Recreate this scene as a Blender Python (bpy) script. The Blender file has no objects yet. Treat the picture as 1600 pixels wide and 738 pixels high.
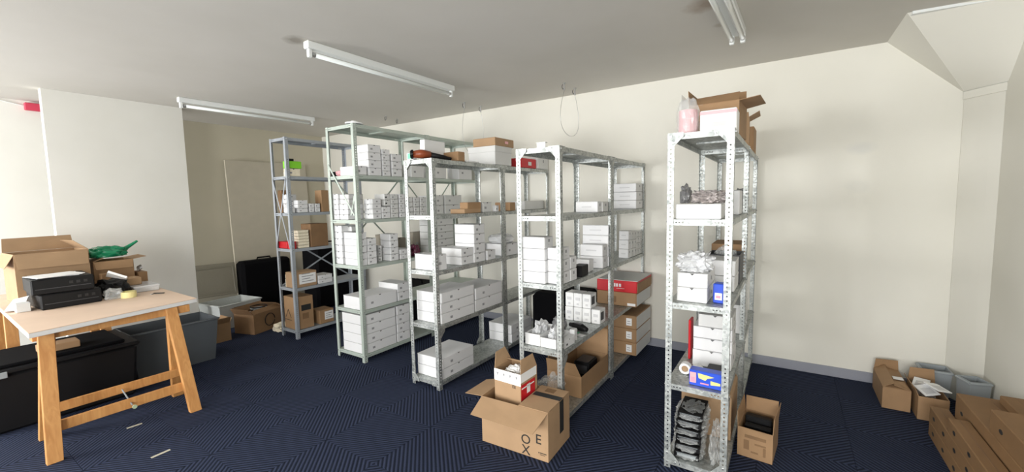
import bpy, bmesh, math, random
from mathutils import Vector, Matrix, noise
SC = bpy.context.scene
COL = SC.collection
# ------------------------------------------------------------------ camera
F, YAW, PITCH, ROLL, EYE = 654.8, 0.5816, 0.0857, -0.02, 1.6246
_fw = Vector((-math.sin(YAW)*math.cos(PITCH), math.cos(YAW)*math.cos(PITCH), -math.sin(PITCH)))
_rt = Vector((math.cos(YAW), math.sin(YAW), 0)); _up = _rt.cross(_fw)
_r2 = math.cos(ROLL)*_rt + math.sin(ROLL)*_up; _u2 = -math.sin(ROLL)*_rt + math.cos(ROLL)*_up
O = Vector((0, 0, EYE))
cam = bpy.data.objects.new('camera', bpy.data.cameras.new('camera')); COL.objects.link(cam)
cam.matrix_world = Matrix(((_r2.x, _u2.x, -_fw.x, 0), (_r2.y, _u2.y, -_fw.y, 0), (_r2.z, _u2.z, -_fw.z, EYE), (0, 0, 0, 1)))
cam.data.sensor_fit = 'HORIZONTAL'; cam.data.sensor_width = 36; cam.data.lens = F/1600*36; cam.data.clip_start = .05
SC.camera = cam
# ------------------------------------------------------------------ world, lights, exposure
w = bpy.data.worlds.new('sky'); SC.world = w; w.use_nodes = True
w.node_tree.nodes['Background'].inputs[0].default_value = (.82, .91, 1, 1)
w.node_tree.nodes['Background'].inputs[1].default_value = 1.0
SC.view_settings.view_transform = 'Standard'; SC.view_settings.look = 'None'
SC.view_settings.exposure = 0.68; SC.view_settings.gamma = 1
SC.view_settings.use_curve_mapping = False
def area(name, loc, rot, sx, sy, power, col):
    l = bpy.data.lights.new(name, 'AREA'); l.shape = 'RECTANGLE'; l.size = sx; l.size_y = sy; l.energy = power; l.color = col
    o = bpy.data.objects.new(name, l); COL.objects.link(o); o.location = loc; o.rotation_euler = rot; return o
# daylight entering through the windows of the wall behind the camera (y = -2.6)
area('window_daylight', (-5.9, -2.58, 1.55), (math.radians(82), 0, 0), 1.7, 1.5, 140, (1, 1, .99))
area('window_daylight', (-3.1, -2.58, 1.55), (math.radians(84), 0, 0), 1.7, 1.5, 50, (1, 1, .98))
area('window_daylight', (0.0, -2.58, 1.5), (math.radians(86), 0, 0), 2.1, 1.6, 115, (1, 1, .98))
# ------------------------------------------------------------------ survey helpers: world coordinate from a sight line
def fit(i, P, u=None, v=None):
    P = list(P); P[i] = 0; P = Vector(P); e = Vector((0, 0, 0)); e[i] = 1
    n = _r2*F-(u-800)*_fw if u is not None else -_u2*F-(v-369)*_fw
    return -(n.dot(P-O))/(n.dot(e))
def sight(i, val, u, v):
    d = _fw+_r2*((u-800)/F)-_u2*((v-369)/F)
    return O+d*((val-O[i])/d[i])
# ------------------------------------------------------------------ materials
MATS = {}
def mat(name, col, rough=.6, metal=0., bump=0., bscale=60., var=0., vscale=8., alpha=None, trans=0., spec=None, coat=0., emit=None):
    if name in MATS: return MATS[name]
    m = bpy.data.materials.new(name); m.use_nodes = True; nt = m.node_tree; N = nt.nodes; L = nt.links
    p = N['Principled BSDF']; p.inputs['Base Color'].default_value = (*col, 1); p.inputs['Roughness'].default_value = rough
    p.inputs['Metallic'].default_value = metal
    if spec is not None: p.inputs['Specular IOR Level'].default_value = spec
    if coat: p.inputs['Coat Weight'].default_value = coat
    if trans: p.inputs['Transmission Weight'].default_value = trans
    if alpha is not None: p.inputs['Alpha'].default_value = alpha
    tc = N.new('ShaderNodeTexCoord')
    if var:
        n = N.new('ShaderNodeTexNoise'); n.inputs['Scale'].default_value = vscale; n.inputs['Detail'].default_value = 5
        L.new(tc.outputs['Object'], n.inputs['Vector'])
        r = N.new('ShaderNodeMapRange'); r.inputs[1].default_value = .3; r.inputs[2].default_value = .7
        r.inputs[3].default_value = 1-var; r.inputs[4].default_value = 1+var
        L.new(n.outputs[0], r.inputs[0])
        mx = N.new('ShaderNodeVectorMath'); mx.operation = 'SCALE'; mx.inputs[0].default_value = col
        L.new(r.outputs[0], mx.inputs['Scale']); L.new(mx.outputs[0], p.inputs['Base Color'])
    if bump:
        n2 = N.new('ShaderNodeTexNoise'); n2.inputs['Scale'].default_value = bscale; n2.inputs['Detail'].default_value = 3
        L.new(tc.outputs['Object'], n2.inputs['Vector'])
        b = N.new('ShaderNodeBump'); b.inputs['Strength'].default_value = bump; b.inputs['Distance'].default_value = .004
        L.new(n2.outputs[0], b.inputs['Height']); L.new(b.outputs[0], p.inputs['Normal'])
    MATS[name] = m; return m
def galv():
    m = mat('galvanised_steel', (.66, .67, .665), .38, .75)
    nt = m.node_tree; N = nt.nodes; L = nt.links; p = N['Principled BSDF']
    tc = N.new('ShaderNodeTexCoord'); v = N.new('ShaderNodeTexVoronoi'); v.inputs['Scale'].default_value = 70
    v2 = N.new('ShaderNodeTexNoise'); v2.inputs['Scale'].default_value = 9
    L.new(tc.outputs['Object'], v.inputs['Vector']); L.new(tc.outputs['Object'], v2.inputs['Vector'])
    r = N.new('ShaderNodeValToRGB'); r.color_ramp.elements[0].position = .25; r.color_ramp.elements[1].position = .95; r.color_ramp.elements[0].color = (.22, .24, .235, 1); r.color_ramp.elements[1].color = (.57, .59, .575, 1)
    mx = N.new('ShaderNodeMath'); mx.operation = 'MULTIPLY_ADD'; mx.inputs[1].default_value = .5
    sp = N.new('ShaderNodeSeparateColor'); L.new(v.outputs['Color'], sp.inputs[0])
    L.new(sp.outputs[0], mx.inputs[0]); L.new(v2.outputs[0], mx.inputs[2]); L.new(mx.outputs[0], r.inputs[0])
    L.new(r.outputs[0], p.inputs['Base Color'])
    mr = N.new('ShaderNodeMapRange'); mr.inputs[3].default_value = .4; mr.inputs[4].default_value = .6
    L.new(sp.outputs[1], mr.inputs[0]); L.new(mr.outputs[0], p.inputs['Roughness'])
    return m
GALV = galv()
SAGE = mat('sage_paint', (.47, .53, .48), .45, .25, var=.06, vscale=14)
BLUEG = mat('blue_grey_paint', (.38, .41, .45), .45, .25, var=.06, vscale=14)
BOLT = mat('zinc_bolt', (.85, .86, .86), .25, .9)
WHITE = mat('white_card', (.74, .74, .75), .55, var=.015, vscale=5)
WHITE2 = mat('white_gloss_card', (.79, .79, .79), .4)
WHITE3 = mat('off_white_card', (.66, .66, .65), .6, var=.03, vscale=7)
CREAM = mat('cream_card', (.80, .72, .56), .7, var=.08, vscale=30)
KRAFT = mat('kraft_card', (.34, .205, .105), .75, var=.07, vscale=9, bump=.12, bscale=35)
KRAFT2 = mat('light_kraft_card', (.39, .25, .14), .75, var=.06, vscale=7, bump=.12, bscale=30)
KRAFTD = mat('dark_kraft_card', (.22, .125, .06), .78, var=.1, vscale=8, bump=.12, bscale=30)
KRAFTR = mat('red_brown_card', (.235, .13, .055), .75, var=.07, vscale=7, bump=.12, bscale=30)
TANB = mat('taupe_card', (.36, .32, .26), .75, var=.06)
INK = mat('black_ink', (.02, .02, .02), .6)
GREYINK = mat('grey_ink', (.30, .30, .31), .6)
PALEINK = mat('pale_grey_ink', (.60, .60, .61), .6)
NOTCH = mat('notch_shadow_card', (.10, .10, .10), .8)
PAPER = mat('paper', (.84, .84, .84), .6)
RED = mat('red_card', (.55, .012, .02), .4, var=.05)
BLUE = mat('blue_card', (.03, .09, .62), .35)
PINK = mat('pink_print', (.85, .30, .42), .45)
PINKWRAP = mat('pink_wrap', (.80, .42, .45), .35)
YELLOW = mat('yellow_print', (.85, .78, .25), .45)
GREEN = mat('lime_card', (.22, .62, .03), .45)
MINT = mat('mint_label', (.20, .72, .42), .5)
BLACKP = mat('black_plastic', (.008, .008, .009), .5, bump=.1, bscale=300, spec=.25)
BLACKM = mat('matt_black_fabric', (.004, .004, .005), .9, spec=.1)
DARKG = mat('dark_grey_plastic', (.05, .05, .055), .5)
GREYP = mat('grey_bin_plastic', (.085, .095, .105), .42, bump=.05)
GREYL = mat('grey_plastic', (.33, .36, .38), .5, var=.05)
STEEL = mat('steel_wire', (.55, .55, .55), .35, .9)
PINE = None
GLOSSW = mat('white_enamel', (.80, .82, .81), .3)
TUBE = mat('unlit_tube_glass', (.82, .86, .85), .2, coat=.6)
GREENBAG = mat('green_bag', (.01, .22, .10), .25, bump=.6, bscale=18)
MAROON = mat('maroon_wrap', (.12, .02, .05), .25, bump=.5, bscale=20)
ORANGE = mat('orange_plastic', (.27, .06, .02), .35)
TAPE = mat('yellow_tape', (.78, .70, .33), .3, coat=.5)
BEIGE = mat('beige_board', (.47, .43, .345), .85, bump=.1, bscale=200, var=.03)
TAPEF = mat('floor_tape', (.50, .47, .38), .6)
PARTS = mat('small_parts', (.42, .38, .37), .4, var=.5, vscale=70)
def plastic(name, col, a=.45, rough=.2):
    m = mat(name, col, rough, alpha=a, bump=.7, bscale=45, coat=.5); return m
CLEAR = plastic('clear_plastic_bag', (.75, .77, .77), .30, .08)
CLEARW = plastic('white_plastic_bag', (.84, .85, .87), .7, .25)
CRATE = plastic('clear_crate_plastic', (.62, .65, .64), .8, .3)
CRATEL = plastic('smoky_lid_plastic', (.17, .155, .115), 1.0, .4)
SMOKE = plastic('antistatic_bag', (.20, .20, .21), .75, .16)
def wood():
    m = mat('pine_wood', (.60, .29, .09), .5); nt = m.node_tree; N = nt.nodes; L = nt.links; p = N['Principled BSDF']
    tc = N.new('ShaderNodeTexCoord'); mp = N.new('ShaderNodeMapping'); mp.inputs['Scale'].default_value = (26, 26, 2.5)
    n = N.new('ShaderNodeTexNoise'); n.inputs['Scale'].default_value = 2.2; n.inputs['Detail'].default_value = 8; n.inputs['Distortion'].default_value = 1.2
    r = N.new('ShaderNodeValToRGB'); r.color_ramp.elements[0].position = .3; r.color_ramp.elements[1].position = .72
    r.color_ramp.elements[0].color = (.50, .22, .065, 1); r.color_ramp.elements[1].color = (.66, .34, .12, 1)
    L.new(tc.outputs['Generated'], mp.inputs[0]); mp.inputs['Scale'].default_value = (3, 3, 1)
    L.new(tc.outputs['Object'], mp.inputs[0]); mp.inputs['Scale'].default_value = (14, 14, 2)
    L.new(mp.outputs[0], n.inputs[0]); L.new(n.outputs[0], r.inputs[0]); L.new(r.outputs[0], p.inputs['Base Color'])
    return m
PINE = wood()
PLY = mat('plywood_top', (.74, .56, .43), .6, var=.05, vscale=4)
PLYE = mat('white_table_edge', (.78, .77, .76), .5)
def wallmat(name, a, b, sc=1.2, rough=.85, stain=None):
    m = bpy.data.materials.new(name); m.use_nodes = True; nt = m.node_tree; N = nt.nodes; L = nt.links; p = N['Principled BSDF']
    p.inputs['Roughness'].default_value = rough
    tc = N.new('ShaderNodeTexCoord'); n = N.new('ShaderNodeTexNoise'); n.inputs['Scale'].default_value = sc; n.inputs['Detail'].default_value = 4
    L.new(tc.outputs['Object'], n.inputs[0]); r = N.new('ShaderNodeValToRGB')
    r.color_ramp.elements[0].position = .35; r.color_ramp.elements[1].position = .65
    r.color_ramp.elements[0].color = (*a, 1); r.color_ramp.elements[1].color = (*b, 1)
    L.new(n.outputs[0], r.inputs[0]); out = r.outputs[0]
    for (x, y, z, rx, ry, rz, c, k) in (stain or []):
        mp = N.new('ShaderNodeMapping'); mp.vector_type = 'TEXTURE'; mp.inputs['Location'].default_value = (x, y, z); mp.inputs['Scale'].default_value = (rx, ry, rz)
        L.new(tc.outputs['Object'], mp.inputs[0]); ln = N.new('ShaderNodeVectorMath'); ln.operation = 'LENGTH'; L.new(mp.outputs[0], ln.inputs[0])
        nn = N.new('ShaderNodeTexNoise'); nn.inputs['Scale'].default_value = 9; L.new(tc.outputs['Object'], nn.inputs[0])
        ad = N.new('ShaderNodeMath'); ad.operation = 'MULTIPLY_ADD'; ad.inputs[1].default_value = .8; L.new(nn.outputs[0], ad.inputs[0]); L.new(ln.outputs['Value'], ad.inputs[2])
        mr = N.new('ShaderNodeMapRange'); mr.inputs[1].default_value = .8; mr.inputs[2].default_value = 1.4; mr.inputs[3].default_value = k; mr.inputs[4].default_value = 0
        L.new(ad.outputs[0], mr.inputs[0]); mx = N.new('ShaderNodeMix'); mx.data_type = 'RGBA'
        L.new(mr.outputs[0], mx.inputs[0]); L.new(out, mx.inputs[6]); mx.inputs[7].default_value = (*c, 1); out = mx.outputs[2]
    L.new(out, p.inputs['Base Color'])
    n2 = N.new('ShaderNodeTexNoise'); n2.inputs['Scale'].default_value = 90; L.new(tc.outputs['Object'], n2.inputs[0])
    b = N.new('ShaderNodeBump'); b.inputs['Strength'].default_value = .12; b.inputs['Distance'].default_value = .003
    L.new(n2.outputs[0], b.inputs['Height']); L.new(b.outputs[0], p.inputs['Normal'])
    return m
WALL = wallmat('cream_wall_paint', (.755, .735, .66), (.79, .77, .70), stain=[(.51, 4.59, 2.0, .12, .3, .06, (.62, .62, .60), .4), (.5, 4.59, 1.68, .1, .3, .07, (.66, .65, .60), .35)])
WALLW = wallmat('white_partition_paint', (.73, .72, .67), (.78, .77, .725))
SHADEDW = wallmat('shaded_beige_wall_paint', (.49, .455, .355), (.53, .49, .385))  # wall beige with the partition's shade darkened into the colour
CEIL = wallmat('ceiling_paint', (.61, .585, .535), (.66, .635, .59), .8, .9,
    [(-.45, 3.0, 2.83, .17, .13, .3, (.33, .25, .18), .75), (-.42, 2.72, 2.83, .22, .10, .3, (.26, .22, .17), .6), (-3.06, 1.82, 2.83, .12, .10, .3, (.25, .22, .18), .75),
     (-.44, 3.4, 2.83, .05, .05, .2, (.45, .40, .32), .6)])
SKIRT = mat('grey_skirting_vinyl', (.30, .31, .36), .5, var=.04)
def carpet():
    m = bpy.data.materials.new('ribbed_navy_carpet'); m.use_nodes = True; nt = m.node_tree; N = nt.nodes; L = nt.links; p = N['Principled BSDF']
    p.inputs['Roughness'].default_value = .95; p.inputs['Specular IOR Level'].default_value = .15
    tc = N.new('ShaderNodeTexCoord'); mp = N.new('ShaderNodeMapping'); mp.inputs['Rotation'].default_value = (0, 0, math.radians(45))
    wv = N.new('ShaderNodeTexWave'); wv.inputs['Scale'].default_value = 12.5; wv.inputs['Distortion'].default_value = .35; wv.inputs['Detail Scale'].default_value = 6; wv.inputs['Detail'].default_value = 2
    n = N.new('ShaderNodeTexNoise'); n.inputs['Scale'].default_value = 260
    n3 = N.new('ShaderNodeTexNoise'); n3.inputs['Scale'].default_value = 3
    L.new(tc.outputs['Object'], mp.inputs[0]); L.new(mp.outputs[0], wv.inputs[0]); L.new(tc.outputs['Object'], n.inputs[0]); L.new(tc.outputs['Object'], n3.inputs[0])
    a = N.new('ShaderNodeMath'); a.operation = 'MULTIPLY_ADD'; a.inputs[1].default_value = .35; L.new(n.outputs[0], a.inputs[0]); L.new(wv.outputs['Fac'], a.inputs[2])
    r = N.new('ShaderNodeValToRGB'); r.color_ramp.elements[0].color = (.007, .010, .020, 1); r.color_ramp.elements[1].color = (.034, .044, .084, 1)
    r.color_ramp.elements[0].position = .15; r.color_ramp.elements[1].position = 1.0
    L.new(a.outputs[0], r.inputs[0]); L.new(r.outputs[0], p.inputs['Base Color'])
    b = N.new('ShaderNodeBump'); b.inputs['Strength'].default_value = .7; b.inputs['Distance'].default_value = .004
    L.new(a.outputs[0], b.inputs['Height']); L.new(b.outputs[0], p.inputs['Normal'])
    return m
CARPET = carpet()
# ------------------------------------------------------------------ mesh helpers
class MB:
    def __init__(s): s.v = []; s.f = []; s.m = []; s.mats = []
    def mi(s, m):
        if m not in s.mats: s.mats.append(m)
        return s.mats.index(m)
    def add(s, vs, fs, m):
        k = len(s.v); s.v += [tuple(v) for v in vs]; i = s.mi(m)
        for f in fs: s.f.append([k+j for j in f]); s.m.append(i)
    def box(s, x0, x1, y0, y1, z0, z1, m, M=None):
        vs = [Vector(p) for p in ((x0,y0,z0),(x1,y0,z0),(x1,y1,z0),(x0,y1,z0),(x0,y0,z1),(x1,y0,z1),(x1,y1,z1),(x0,y1,z1))]
        if M: vs = [M@v for v in vs]
        s.add(vs, [(0,3,2,1),(4,5,6,7),(0,1,5,4),(1,2,6,5),(2,3,7,6),(3,0,4,7)], m)
    def hexa(s, b, t, m):   # b, t: four points each, same winding
        s.add(list(b)+list(t), [(0,3,2,1),(4,5,6,7),(0,1,5,4),(1,2,6,5),(2,3,7,6),(3,0,4,7)], m)
    def prism(s, pts, off, m):   # pts: planar outline, off: extrusion vector
        n = len(pts); off = Vector(off); a = [Vector(p) for p in pts]
        s.add(a+[p+off for p in a], [tuple(range(n))[::-1], tuple(range(n, 2*n))]+[(i, (i+1)%n, n+(i+1)%n, n+i) for i in range(n)], m)
    def bar(s, a, b, wd, th, m, up=(0,0,1)):
        a = Vector(a); b = Vector(b); d = (b-a).normalized(); u = Vector(up); sx = d.cross(u)
        if sx.length < 1e-4: sx = d.cross(Vector((1,0,0)))
        sx.normalize(); sy = sx.cross(d).normalized()
        q = lambda p: [p+sx*i*wd/2+sy*j*th/2 for i, j in ((-1,-1),(1,-1),(1,1),(-1,1))]
        s.hexa(q(a), q(b), m)
    def tube(s, pts, r, m, n=8, cap=True):
        pts = [Vector(p) for p in pts]; rings = []; k = len(s.v); i = s.mi(m); px = None
        for j, p in enumerate(pts):
            d = (pts[min(j+1, len(pts)-1)]-pts[max(j-1, 0)]).normalized()
            if px is None: px = d.orthogonal().normalized()
            else: px = (px-d*px.dot(d)).normalized()
            py = d.cross(px)
            rr = r[j] if isinstance(r, (list, tuple)) else r
            s.v += [tuple(p+(px*math.cos(t)+py*math.sin(t))*rr) for t in [2*math.pi*q/n for q in range(n)]]
        for j in range(len(pts)-1):
            for q in range(n):
                s.f.append([k+j*n+q, k+j*n+(q+1)%n, k+(j+1)*n+(q+1)%n, k+(j+1)*n+q]); s.m.append(i)
        if cap:
            s.f.append([k+q for q in range(n)][::-1]); s.m.append(i); s.f.append([k+(len(pts)-1)*n+q for q in range(n)]); s.m.append(i)
    def plate(s, o, a, b, nrm, la, lb, th, holes, m):
        """flat strip from o along a (length la) and b (width lb), thickness th along nrm; holes = list of (centre along a, half length, half width)"""
        o = Vector(o); a = Vector(a); b = Vector(b); nrm = Vector(nrm)*th
        def P(x, y, k): return o+a*x+b*y+nrm*k
        def quad4(x0, x1):
            s.hexa([P(x0,0,0), P(x1,0,0), P(x1,lb,0), P(x0,lb,0)], [P(x0,0,1), P(x1,0,1), P(x1,lb,1), P(x0,lb,1)], m)
        x = 0
        for (c, hl, hw) in holes:
            x0 = c-hl-.002; x1 = c+hl+.002
            if x0 > x+1e-5: quad4(x, x0)
            oct_ = []; rec = [(x1, lb/2), (x1, lb), (c, lb), (x0, lb), (x0, lb/2), (x0, 0), (c, 0), (x1, 0)]
            for q in range(8):
                t = math.pi/4*q; oct_.append((c+hl*math.cos(t), lb/2+hw*math.sin(t)))
            vs = [P(*p, 0) for p in oct_]+[P(*p, 0) for p in rec]+[P(*p, 1) for p in oct_]+[P(*p, 1) for p in rec]
            fs = []
            for q in range(8):
                r = (q+1) % 8
                fs += [(q, r, 8+r, 8+q), (16+q, 24+q, 24+r, 16+r), (q, 16+q, 16+r, r)]
            s.add(vs, fs, m); x = x1
        if x < la-1e-5: quad4(x, la)
    def build(s, name, parent=None, loc=(0,0,0), rz=0., smooth=False, bevel=0., mesh_only=False):
        me = bpy.data.meshes.new(name); me.from_pydata(s.v, [], s.f)
        for m in s.mats: me.materials.append(m)
        me.polygons.foreach_set('material_index', s.m)
        if smooth: me.polygons.foreach_set('use_smooth', [True]*len(s.f))
        bm = bmesh.new(); bm.from_mesh(me); bmesh.ops.recalc_face_normals(bm, faces=bm.faces)
        if bevel: bmesh.ops.bevel(bm, geom=bm.edges[:], offset=bevel, segments=1, affect='EDGES')
        bm.to_mesh(me); bm.free()
        if mesh_only: return me
        return link(name, me, parent, loc, rz)
def link(name, me, parent=None, loc=(0,0,0), rz=0.):
    o = bpy.data.objects.new(name, me); COL.objects.link(o); o.location = loc; o.rotation_euler = (0, 0, rz)
    if parent: o.parent = parent
    return o
def tag(o, label, cat, group=None, kind=None):
    if label: o['label'] = label
    if cat: o['category'] = cat
    if group: o['group'] = group
    if kind: o['kind'] = kind
    return o
def thing(name, label, cat, loc=(0,0,0), rz=0., group=None):
    return tag(link(name, None, None, loc, rz), label, cat, group)
def struct(mb, name, **k):
    o = mb.build(name, **k); o['kind'] = 'structure'; return o
def blob_mesh(name, rx, ry, rz, m, seed=0, amp=.25, fr=3., sub=3, flat=True, seg=None):
    bm = bmesh.new(); bmesh.ops.create_icosphere(bm, subdivisions=sub, radius=1)
    off = Vector((seed*3.7, seed*1.3, seed*5.1))
    for v in bm.verts:
        p = v.co.copy(); q = p.copy()
        # squarish bag outline
        for i in range(3): q[i] = math.copysign(abs(q[i])**.75, q[i])
        k = 1+amp*noise.noise(p*fr+off)+amp*.5*noise.noise(p*fr*2.7+off)
        v.co = Vector((q.x*rx*k, q.y*ry*k, q.z*rz*k))
    z0 = -rz*.75
    for v in bm.verts:
        if flat and v.co.z < z0: v.co.z = z0
    lo = min(v.co.z for v in bm.verts)
    for v in bm.verts: v.co.z -= lo
    for f in bm.faces: f.smooth = False
    me = bpy.data.meshes.new(name); bm.to_mesh(me); bm.free(); me.materials.append(m); return me
def blob(name, label, cat, c, r, m, seed=0, amp=.25, fr=3., sub=3, rz=0., group=None, parent=None):
    o = link(name, blob_mesh(name, r[0], r[1], r[2], m, seed, amp, fr, sub), parent, c, rz)
    if not parent: tag(o, label, cat, group)
    return o
def text(name, s, size, M, m, parent, ext=.0006):
    c = bpy.data.curves.new(name, 'FONT'); c.body = s; c.size = size; c.extrude = ext; c.align_x = 'CENTER'; c.align_y = 'CENTER'; c.resolution_u = 3
    o = bpy.data.objects.new(name, c); COL.objects.link(o)
    me = bpy.data.meshes.new_from_object(o, depsgraph=None); COL.objects.unlink(o); bpy.data.objects.remove(o)
    me.materials.clear(); me.materials.append(m); me.transform(M)
    return link(name, me, parent)
RX = lambda a: Matrix.Rotation(a, 4, 'X'); RZ = lambda a: Matrix.Rotation(a, 4, 'Z'); T = lambda *p: Matrix.Translation(p)
FRONT = RX(math.pi/2)                 # text that faces -Y
SIDE = RZ(math.pi/2)@RX(math.pi/2)    # text that faces +X
rnd = random.Random(7)
# ------------------------------------------------------------------ the room
HC, YW, XL, XR, YB = 2.83, 4.59, -7.11, 1.24, -2.6
def room():
    mb = MB(); mb.box(XL-.15, 1.5, YB-.15, YW+.15, -.12, -.008, CARPET); fl = struct(mb, 'floor')
    t = MB(); t.box(-.249, .249, -.249, .249, -.008, 0, CARPET); tile = t.build('carpet_tile', mesh_only=True, bevel=.0015)
    nx = 0
    for i in range(18):
        for j in range(14):
            x = XL+.25+i*.5; y = YW-.25-j*.5
            if x > 1.4 or y < YB: continue
            if x+.25 > 1.5: continue
            k = (i+j) % 2
            link('carpet_tile', tile, fl, (x, y, 0), k*math.pi/2); nx += 1
    mb = MB(); mb.box(XL-.15, 1.6, YB-.15, YW+.15, HC, HC+.12, CEIL); struct(mb, 'ceiling')
    mb = MB(); mb.box(XL-.15, 1.6, YW, YW+.15, 0, HC, WALL); struct(mb, 'wall_back')
    mb = MB(); mb.box(XL-.15, XL, 1.3, YW, 0, HC, SHADEDW); mb.box(XL-.15, XL, YB, 1.3, 0, HC, WALLW); struct(mb, 'wall_left')  # far piece has shade painted in, near piece whitened for the window glare
    mb = MB(); mb.box(XR, XR+.15, YB, 4.36, 0, HC, WALL)
    struct(mb, 'wall_right')
    # angled pier in the right corner
    mb = MB(); n = 6; pts = []
    for i in range(n+1):
        tt = i/n; x = 1.09+(XR+.06-1.09)*tt; y = 4.58+(4.30-4.58)*tt+.018*math.sin(math.pi*tt)*-1
        pts.append((x, y, 0))
    pts += [(XR+.2, 4.62, 0), (1.09, 4.62, 0)]
    mb.prism(pts, (0, 0, 2.37), WALL); struct(mb, 'wall_corner')
    # window wall behind the camera with three openings
    mb = MB(); ws = [(-6.75, -5.05), (-3.95, -2.25), (-1.05, 1.05)]; z0, z1 = .7, 2.35
    mb.box(XL, XR, YB-.15, YB, 0, z0, WALL); mb.box(XL, XR, YB-.15, YB, z1, HC, WALL)
    xs = [XL]+[q for p in ws for q in p]+[XR]
    for i in range(0, len(xs), 2): mb.box(xs[i], xs[i+1], YB-.15, YB, z0, z1, WALL)
    struct(mb, 'wall_front')
    for i, (a, b) in enumerate(ws):
        mb = MB(); y = YB-.1
        for q in (a, b-.05, (a+b)/2-.025): mb.box(q, q+.05, y-.03, y+.03, z0, z1, GLOSSW)
        for q in (z0, z1-.05): mb.box(a, b, y-.03, y+.03, q, q+.05, GLOSSW)
        struct(mb, 'window_%d' % (i+1))
    # thin white partition standing in front of the left wall
    mb = MB(); mb.box(-6.35, -6.25, 1.02, 2.19, 0, HC, WALLW); struct(mb, 'wall_partition')
    # bulkhead in the right back corner, sloping down to the pier
    A = Vector((.632, 4.6, HC)); B = Vector((.637, 3.94, HC)); C = Vector((1.26, 3.95, HC)); D1 = Vector((1.085, 4.575, 2.37)); E = Vector((1.26, 4.31, 2.37))
    n = 10; vs = []; fs = []
    for i in range(n+1):
        for j in range(n+1):
            t = i/n; q = j/n; vs.append((B.lerp(C, q)).lerp(D1.lerp(E, q), t)+Vector((0, 0, 0)))
    for i in range(n):
        for j in range(n): fs.append((i*(n+1)+j, i*(n+1)+j+1, (i+1)*(n+1)+j+1, (i+1)*(n+1)+j))
    mb = MB(); mb.add(vs, fs, WALL); struct(mb, 'trim_4', smooth=True)
    D = Vector((1.085, 4.6, 2.37)); mb = MB(); mb.add([A, B, D1, D, A+Vector((0, 0, .01)), B+Vector((0, 0, .01))], [(0, 1, 2), (0, 2, 3)], WALL); struct(mb, 'trim_1')
    mb = MB(); mb.bar((.66, 3.94, HC-.008), (1.24, 4.0, HC-.008), .035, .02, GLOSSW); struct(mb, 'trim_2')
    mb = MB(); pts2 = [(p[0]-.008, p[1]-.008, 2.31) for p in pts[:-2]]; pts2 += [(p[0]+.01, p[1]+.01, 2.31) for p in pts[:-2]][::-1]
    mb.prism(pts2, (0, 0, .055), WALL); struct(mb, 'trim_3')
    mb = MB(); mb.box(XL, 1.09, YW-.014, YW, 0, .085, SKIRT); mb.box(XL, 1.09, YW-.018, YW, 0, .012, SKIRT); struct(mb, 'baseboard_back')
    mb = MB(); mb.box(XL, XL+.014, YB, YW-.02, 0, .085, SKIRT); struct(mb, 'baseboard_left')
    mb = MB(); mb.box(XR-.014, XR, YB, 4.30, 0, .085, SKIRT); struct(mb, 'baseboard_right')
room()
# ------------------------------------------------------------------ fluorescent battens (switched off)
def batten(x, y0, y1, label, twin=False, rz=0.):
    L = y1-y0; t = thing('ceiling_light', label, 'light', (x, (y0+y1)/2, HC), rz, 'fluorescent ceiling lights')
    mb = MB(); wd = .05 if twin else .032
    mb.box(-wd, wd, -L/2, L/2, -.055, 0, GLOSSW); mb.build('housing', t, bevel=.006)
    offs = (-.035, .035) if twin else (0,)
    for o in offs:
        for s in (-1, 1):
            mb = MB(); yy = s*(L/2-.012); mb.box(o-.016, o+.016, min(yy, yy-s*.03), max(yy, yy-s*.03), -.115, -.055, GLOSSW); mb.build('tube_holder', t, bevel=.005)
        mb = MB(); mb.tube([(o, -L/2+.045, -.088), (o, L/2-.045, -.088)], .0165, TUBE, 12); mb.build('tube', t, smooth=True)
        for s in (-1, 1):
            mb = MB(); mb.tube([(o, s*(L/2-.045), -.088), (o, s*(L/2-.07), -.088)], .0175, STEEL, 12); mb.build('tube_cap', t)
    return t
batten(-3.0, 1.86, 3.46, 'white batten light above the aisle left of the shelving rows', rz=-.02)
batten(-5.62, 1.95, 3.5, 'white batten light beside the top edge of the white partition', rz=-.05)
batten(-.36, 2.0, 3.55, 'twin tube batten light at the top edge of the photo, right of centre', True, rz=-.03)
# ------------------------------------------------------------------ ceiling hooks and wires
def hook(x, y, label, steel=False):
    t = thing('ceiling_hook', label, 'hook', (x, y, HC), 0, 'hooks in the ceiling')
    mb = MB(); mb.tube([(0, 0, 0), (0, 0, -.006)], .018, STEEL, 10); mb.build('plate', t)
    mb = MB(); pts = [(0, 0, -.005), (0, 0, -.03)]
    for k in range(9):
        a = math.pi*k/8*1.4; pts.append((-.014+.014*math.cos(a), 0, -.03-.03*math.sin(a) if a < math.pi else -.03+.02*abs(math.sin(a))))
    mb.tube(pts, .0035, DARKG, 6); mb.build('bent_rod', t)
    if steel:
        mb = MB(); mb.tube([(0, 0, -.01), (0, 0, -.075)], .008, STEEL, 10); mb.build('sleeve', t)
hook(-4.72, 4.04, 'small hook left of the pair above the sage green rack, nearer the window')
hook(-4.77, 4.29, 'small hook right of the pair above the sage green rack, nearer the wall')
H3 = [(-3.35, 4.09), (-3.32, 4.38)]; H4 = [(-1.985, 4.07), (-1.985, 4.33)]
hook(*H3[0], 'bright sleeved hook beside the end of the long batten light', True); hook(*H3[1], 'hook at the wall right of the bright sleeved hook', True)
hook(*H4[0], 'left hook holding the long wire loop on the ceiling', True); hook(*H4[1], 'right hook holding the long wire loop close to the wall', True)
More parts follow.
